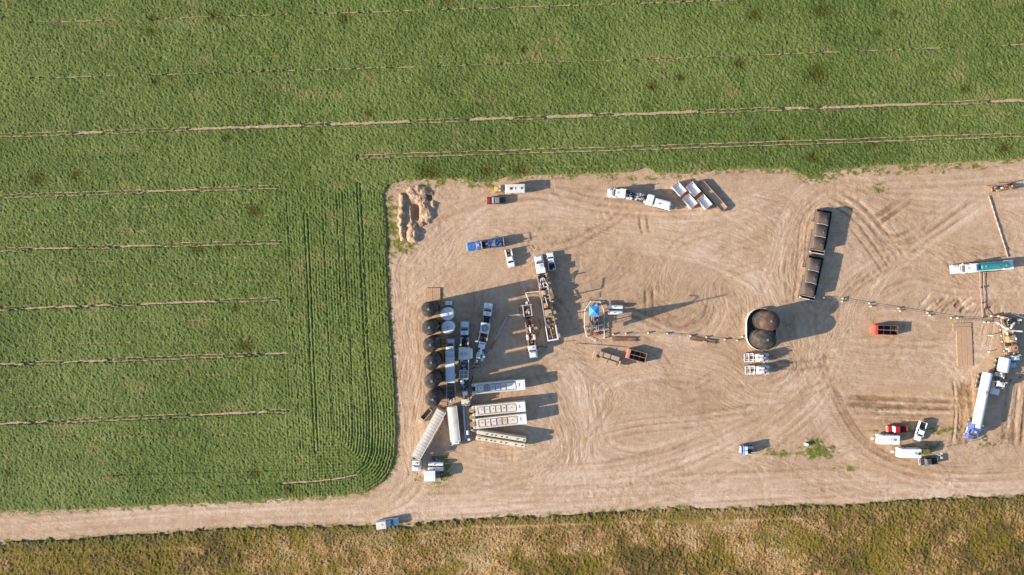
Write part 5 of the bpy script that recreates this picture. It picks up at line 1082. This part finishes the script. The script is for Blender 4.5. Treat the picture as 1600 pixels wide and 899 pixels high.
# low tan flatbed
c, rz, L = span((969, 568), (927, 554.5), 1.2); t = thing('flatbed_trailer', 'low tan flatbed trailer with two long tan tanks left of the salmon bin', 'trailer', c, rz); h = L/2
m = MB(); m.box(-h, h-1.4, -1.2, 1.2, 0.7, 0.9, 'mud_tan'); m.box(h-0.9, h, -1.0, 1.0, 0.7, 1.5, 'tan_paint', 0.04); m.box(h-1.6, h-0.9, -0.3, 0.3, 0.7, 0.95, 'rust'); m.build('deck', t)
m = MB(); m.box(-h+0.9, h-2.2, 0.05, 1.15, 0.9, 1.45, 'tan_paint', 0.12); m.build('load_box', t); m = MB(); m.box(-h+0.5, h-1.5, -1.45, -0.25, 0.9, 1.25, 'tan_paint', 0.1); m.build('load_box', t)
m = MB()
for x in (-h+0.7, -h+3.6, h-2.0): m.box(x-0.07, x+0.07, -1.45, 1.2, 1.46, 1.54, 'mud_tan')
m.build('strap_beam', t)
m = MB(); m.box(-h-0.05, -h+0.3, -0.6, 1.2, 0.9, 1.7, 'tan_paint', 0.04); m.tube([(-h, 0.3, 1.0), (-h-1.0, 0.9, 0.6), (-h-1.0, 0.0, 0.6)], 0.06, 'white_dusty'); m.build('tail_rack', t)
for x in (-h+1.2, -h+2.4):
    for s in (-1, 1): wheel(t, x, s*0.95, 0.42, 0.28)
# rusty pumping unit lying low at upper right
c, rz, L = span((1551, 296.5), (1585, 290.5), 1.0); t = thing('pumping_unit', 'rusty low pumping unit frame standing alone in the upper right', 'pumping unit', c, rz); h = L/2
m = MB(); m.box(-h, h, -0.75, -0.55, 0.1, 0.4, 'rust'); m.box(-h, h, 0.55, 0.75, 0.1, 0.4, 'rust')
for x in (-h+0.3, -h*0.3, h*0.3, h-0.3): m.box(x-0.1, x+0.1, -0.55, 0.55, 0.12, 0.38, 'rust_light')
m.build('skid', t)
m = MB(); clutter(m, -h+0.6, h-0.5, 0.6, 0.4, 1.6, 14, ['rust', 'mud_tan', 'dark_steel', 'white_dusty', 'tan_paint'], 101); m.build('gearbox', t)
m = MB(); m.tube([(-h+1.0, 0.9, 1.6), (-h-1.6, 1.3, 1.5)], 0.1, 'dark_steel'); m.tube([(-h+0.2, -0.9, 1.2), (h-0.8, -0.3, 1.5)], 0.12, 'rust_light'); m.build('walking_beam', t)
for s in (-1, 1): m = MB(); m.cyl((h-0.9, s*0.9-0.1, 0.8), (h-0.9, s*0.9+0.1, 0.8), 0.7, 'rust', 16); m.build('counterweight', t)

# ---- barrier loop, canopy, wellhead tower
t = thing('barrier_loop', 'low white barrier rail looping around the wellhead and blue canopy', 'barrier', P(930, 503), 0)
base = P(930, 503); lp = [P(x, y, 0.5)-base for x, y in ((923.3, 472), (937.5, 472.4), (943.7, 484.5), (944.2, 529), (930.7, 533.4), (917, 526.5), (913.3, 511.7), (914.2, 484.5))]
for k in range(8):
    a_ = lp[k]; b_ = lp[(k+1) % 8]; m = MB(); z = 0.55 if k not in (3, 4) else 0.3
    m.cyl((a_.x, a_.y, z), (b_.x, b_.y, z), 0.11 if k not in (3, 4) else 0.07, 'white_dusty', 8); m.cyl((a_.x, a_.y, 0), (a_.x, a_.y, 0.65), 0.14, 'white_paint', 8); m.build('rail', t)
cc = P(928.7, 486.8, 2.9); t = thing('canopy', 'bright blue pyramid canopy inside the barrier loop', 'canopy', cc, 0)
m = MB(); bm = m.bm; i = m.mi('sky_blue'); hw = 1.35; cs = [bm.verts.new((x*hw, y*hw, 2.45)) for x, y in ((-1, -1), (1, -1), (1, 1), (-1, 1))]; pk = bm.verts.new((0, 0, 3.15)); lo = [bm.verts.new((v.co.x*1.01, v.co.y*1.01, 2.2)) for v in cs]
for j in range(4): bm.faces.new((cs[j], cs[(j+1) % 4], pk)).material_index = i; bm.faces.new((lo[j], lo[(j+1) % 4], cs[(j+1) % 4], cs[j])).material_index = i
m.build('tarp', t)
for x, y in ((-1, -1), (1, -1), (1, 1), (-1, 1)): m = MB(); m.cyl((x*1.3, y*1.3, 0), (x*1.3, y*1.3, 2.5), 0.04, 'steel', 8); m.build('pole', t)
t = thing('water_drum', 'small blue drum at the top edge of the blue canopy', 'drum', P(932, 477.5, 1.2), 0)
m = MB(); m.cyl((0, 0, 0), (0, 0, 1.1), 0.36, 'sky_blue', 16); m.build('drum_body', t); m = MB(); m.cyl((0, 0, 1.1), (0, 0, 1.16), 0.28, 'pale_blue', 16); m.build('lid', t)
# walkway trailer below the canopy with orange-topped gear
cc = P(929.5, 507, 1.6); t = thing('wellhead_skid', 'grey railed wellhead skid with dark valves and orange caps below the blue canopy', 'wellhead', cc, R(90))
m = MB()
for y in (-0.95, -0.45, 0.45, 0.85): m.box(-1.9, 2.4, y-0.07, y+0.07, 1.25, 1.38, 'light_grey')
m.box(-2.0, -1.8, -1.0, 1.0, 1.25, 1.45, 'white_dusty'); m.box(-1.9, 2.0, 0.5, 0.95, 1.15, 1.22, 'light_grey')
for x in (-1.8, 2.2):
    for y in (-0.9, 0.9): m.cyl((x, y, 0), (x, y, 1.3), 0.06, 'steel')
m.build('walkway', t)
m = MB(); clutter(m, -1.5, 1.6, 0.35, 0.0, 2.2, 12, ['black', 'dark_steel', 'rust', 'mid_grey'], 111); m.build('valve_stack', t)
for x, y in ((1.1, 0.45), (1.15, -0.55)): m = MB(); m.cyl((x, y, 1.0), (x, y, 2.2), 0.2, 'black'); m.cyl((x, y, 2.2), (x, y, 2.35), 0.2, 'orange'); m.build('valve_cap', t)
# tall lubricator stack with injector head, gooseneck and mast tip
base = P(921, 509); t = thing('injector_mast', 'tall slender mast with injector head and curved gooseneck casting the long shadow', 'mast', base, 0)
dx = Vector((0.03, 0.0, 0))
m = MB(); m.tube([(0, 0, 0), (0.2, 0.1, 9.0)], 0.16, 'dark_steel', 8); m.tube([(0.25, 0.1, 9.0), (0.1, 0.1, 13.5)], 0.16, 'steel', 8); m.build('mast_pole', t)
m = MB(); m.hexa((-0.35, 0.45, -2.0, 1.5), (-0.25, 0.4, -1.0, 0.9), 4.2, 7.4, 'dark_steel'); m.hexa((-0.25, 0.4, -1.0, 0.9), (-0.15, 0.35, -0.3, 0.3), 7.405, 10.2, 'dark_steel'); m.build('injector_head', t)
m = MB(); m.tube([(0.1, 0.2, 9.9), (0.1, 1.0, 10.7), (0.1, 1.7, 10.5), (0.1, 2.1, 9.8)], 0.13, 'dark_steel', 8); m.build('gooseneck', t)
m = MB(); m.hexa((-0.25, 0.25, -2.3, -1.2), (-0.2, 0.2, -1.3, -0.8), 3.4, 4.58, 'dark_steel'); m.build('hose_bundle', t)
m = MB()
for x, y in ((-1.1, -1.5), (1.4, -1.2), (0.6, 1.4)): m.tube([(x, y, 0), (0.1, 0.05, 6.3)], 0.045, 'steel')
m.build('guy_leg', t)

# ---- pipelines on yellow stands
def pipeline(label, pts, offs=((0, 0.0),), r=0.09, z=0.35, col='mid_grey', stands=None, ylab=None):
    base = P(*pts[0]); t = thing('pipeline', label, 'pipeline', base, 0)
    for dy in offs:
        m = MB(); q = [P(x, y+dy[0], z)-base+Vector((0, 0, z)) for x, y in pts]; m.tube([tuple(v) for v in q], r, col, 8); m.build('pipe', t)
    return t
left = [(945, 524), (958, 523.6), (978, 522.4), (1013, 521.4), (1042.5, 522.6), (1079, 526), (1104, 528.2), (1132.6, 531.4), (1152, 533), (1166, 534)]
right = [(1289, 466.5), (1317, 470), (1360, 477), (1406, 484.5), (1452, 491.5), (1490, 497.5), (1540, 500.5), (1562, 501)]
pipeline('thin steel pipeline running from the barrier loop to the containment loop', left, ((0, 0),), 0.05, 0.45)
pipeline('twin thin steel pipelines running from the dark batteries to the right manifold', right, ((-1.5, 0), (1.5, 0)), 0.05, 0.45)
PS = 'yellow pipe stands along the pipelines'; first = None
def stand(x, y, label):
    global first
    loc = P(x, y, 0.7)
    if first is None:
        t = thing('pipe_stand', label, 'pipe stand', loc, 0, PS)
        m = MB(); m.cyl((0, 0, 0), (0, 0, 0.18), 0.30, 'mid_grey', 12); m.build('base', t); m = MB(); m.cyl((0, 0, 0.18), (0, 0, 0.6), 0.2, 'pale_yellow', 14, 0.26); m.build('cap', t); first = t
    else: t = copy_tree(first, loc, random.uniform(0, 3), label)
    return t
seen = ['first', 'second', 'third', 'fourth', 'fifth', 'sixth', 'seventh', 'eighth', 'ninth']
for k, (x, y) in enumerate(((957.9, 523.4), (977.7, 522.2), (1012.9, 521.2), (1042.6, 522.4), (1078.8, 525.8), (1104, 527.9), (1132.6, 531.3), (1151.8, 532.9))): stand(x, y, seen[k]+' yellow pipe stand from the barrier loop along the left pipeline')
stand(1160, 527, 'yellow pipe stand touching the left side of the containment loop')
stand(1287.6, 466.3, 'single yellow pipe stand at the foot of the lower dark battery')
for k, (x, y, x2, y2) in enumerate(((1317, 467.6, 1316.5, 471.4), (1358.8, 475, 1361.6, 479.3), (1404.5, 483, 1407, 486), (1449.8, 490, 1453.6, 493.3))):
    stand(x, y-0.4, 'upper yellow stand in the '+seen[k]+' pair along the right pipeline'); stand(x2, y2+0.4, 'lower yellow stand in the '+seen[k]+' pair along the right pipeline')
stand(1486.7, 497.8, 'left yellow stand above the long timber mats'); stand(1497, 497.8, 'right yellow stand above the long timber mats'); stand(1539, 504.4, 'left yellow stand of the pair just left of the manifold'); stand(1545.4, 504.4, 'right yellow stand of the pair just left of the manifold')
for x, y, hh, lb in ((1545.5, 524.8, 1.6, 'tall white post leaning left of the right rig truck'), (1544.5, 550.5, 0.9, 'short white post above the long tanker')):
    t = thing('marker_post', lb, 'post', P(x-2, y, 0), R(20)); m = MB(); m.cyl((0, 0, 0), (0.25, 0, hh), 0.12, 'white_paint', 10); m.build('post', t); m = MB(); m.cyl((0, 0, 0), (0, 0, 0.1), 0.3, 'mid_grey', 10); m.build('base', t)
def red_pipe(label, segs, r=0.11, bands=None):
    base = P(*segs[0][0]); t = thing('steel_pipe', label, 'pipe', base, 0)
    for s_ in segs:
        m = MB()
        for (a_, b_) in zip(s_[:-1], s_[1:]): m.tube([tuple(P(*a_, 0.25)-base+Vector((0, 0, 0.25))), tuple(P(*b_, 0.25)-base+Vector((0, 0, 0.25)))], r, 'rust_light' if bands is None else bands, 8)
        m.build('pipe', t)
        for p_ in s_: m = MB(); q = P(*p_, 0)-base; m.cyl((q.x, q.y, 0), (q.x, q.y, 0.45), 0.2, 'dark_steel', 8); m.build('joint', t)
red_pipe('two salmon pipes running from the teal tank truck down to the pipeline', [[(1531, 425), (1531.5, 450), (1533.8, 474), (1535, 497)], [(1537, 425), (1537, 449), (1538.5, 482)]], 0.075, 'salmon_pale')
red_pipe('thin dark pipe slanting from the salmon pipes to the manifold', [[(1539, 483), (1551, 498)]], 0.06, 'dark_steel')
c, rz, L = span((1575.5, 402.5), (1545.3, 307), 0.3); t = thing('long_pipe', 'long white pipe with red bands slanting above the teal tank truck', 'pipe', c, rz)
m = MB(); m.cyl((-L/2, 0, 0.2), (L/2, 0, 0.2), 0.11, 'white_dusty', 10); m.build('pipe_body', t)
for k in range(11): m = MB(); x = -L/2+0.5+k*(L-1)/10; m.cyl((x-0.45, 0, 0.2), (x+0.45, 0, 0.2), 0.125, 'salmon_pale', 10); m.build('band', t)
for k in range(4): m = MB(); x = -L/2+1+k*(L-2)/3; m.box(x-0.15, x+0.15, -0.35, 0.35, 0, 0.08, 'wood'); m.build('support', t)
# traffic cones near the right tankers
GC = 'orange cones around the right rig truck'
ct = None
for x, y, lb in ((1571.5, 592, 'orange cone right of the short tank truck'), (1579, 595, 'orange cone furthest right beside the tank truck cab'), (1566, 605, 'orange cone next to the tank truck mirror'), (1594, 590, 'orange cone at the right picture edge')):
    if ct is None:
        ct = thing('traffic_cone', lb, 'cone', P(x, y), 0, GC); m = MB(); m.cyl((0, 0, 0.04), (0, 0, 0.7), 0.2, 'orange', 12, 0.04); m.build('cone_body', ct); m = MB(); m.box(-0.25, 0.25, -0.25, 0.25, 0, 0.04, 'black'); m.build('base', ct)
    else: copy_tree(ct, P(x, y), 0, lb)
# thin cables across the lot
def cable(label, pts, r=0.035, col='black', z=0.06):
    base = P(*pts[0]); m = MB(); q = spline(pts, 1.0); m.tube([(x-base.x, y-base.y, z) for x, y in q], r, col, 5); o = m.build('ground_cable', None, base); tag(o, label, 'cable')
cable('thin dark cable running below the barrier loop to the salmon bin', [(900, 537), (922, 538.5), (950, 540.5), (985, 544)], 0.05, 'dark_steel')
cable('faint dark cable trailing away below the tail of the long rig truck', [(866, 537), (885, 534), (905, 533)], 0.04, 'dark_steel')

# ---- black hoses and pallets around the pumping spread
def hose(label, pts, r=0.09, z=0.25):
    base = P(*pts[0]); m = MB(); q = spline(pts, 0.8); m.tube([(x-base.x, y-base.y, z) for x, y in q], r, 'black', 7); m.build('rubber_hose', None, base); o = C.objects[-1]
    tag(o, label, 'hose', 'black rubber hoses on the ground')
hose('short black hose curling off the tail of the fan pump truck', [(735, 577), (741, 575), (744, 570), (748, 567)])
hose('black hose leading left from the topmost long white tank trailer', [(739, 603), (736, 598), (739, 590), (735, 585)])
hose('black hose curving right of the muddy brown truck toward the rig tail basket', [(838, 545), (845, 541), (852, 544), (858, 538)])
hose('black hose looping out of the barrier loop near the first yellow stand', [(937, 524), (943, 520), (949, 524), (953, 527), (947, 530)], 0.06)
hose('thin black hose trailing right of the muddy truck pump bed', [(842, 500), (846, 510), (841, 522), (843, 532)], 0.07)
def pallet(label, x, y, a):
    t = thing('wooden_pallet', label, 'pallet', P(x, y), R(a), 'wooden pallets')
    m = MB()
    for k in range(6): m.box(-0.6, 0.6, -0.55+k*0.2, -0.43+k*0.2, 0.12, 0.15, 'wood')
    m.build('deck_board', t)
    m = MB()
    for x_ in (-0.5, 0, 0.5): m.box(x_-0.05, x_+0.05, -0.55, 0.57, 0, 0.12, 'wood')
    m.build('bearer', t)
pallet('wooden pallet lying just behind the crew cab pickup beside the rig cab', 863.5, 427, 12); pallet('wooden pallet right of the long rig truck mast cradle', 869, 433, 40)
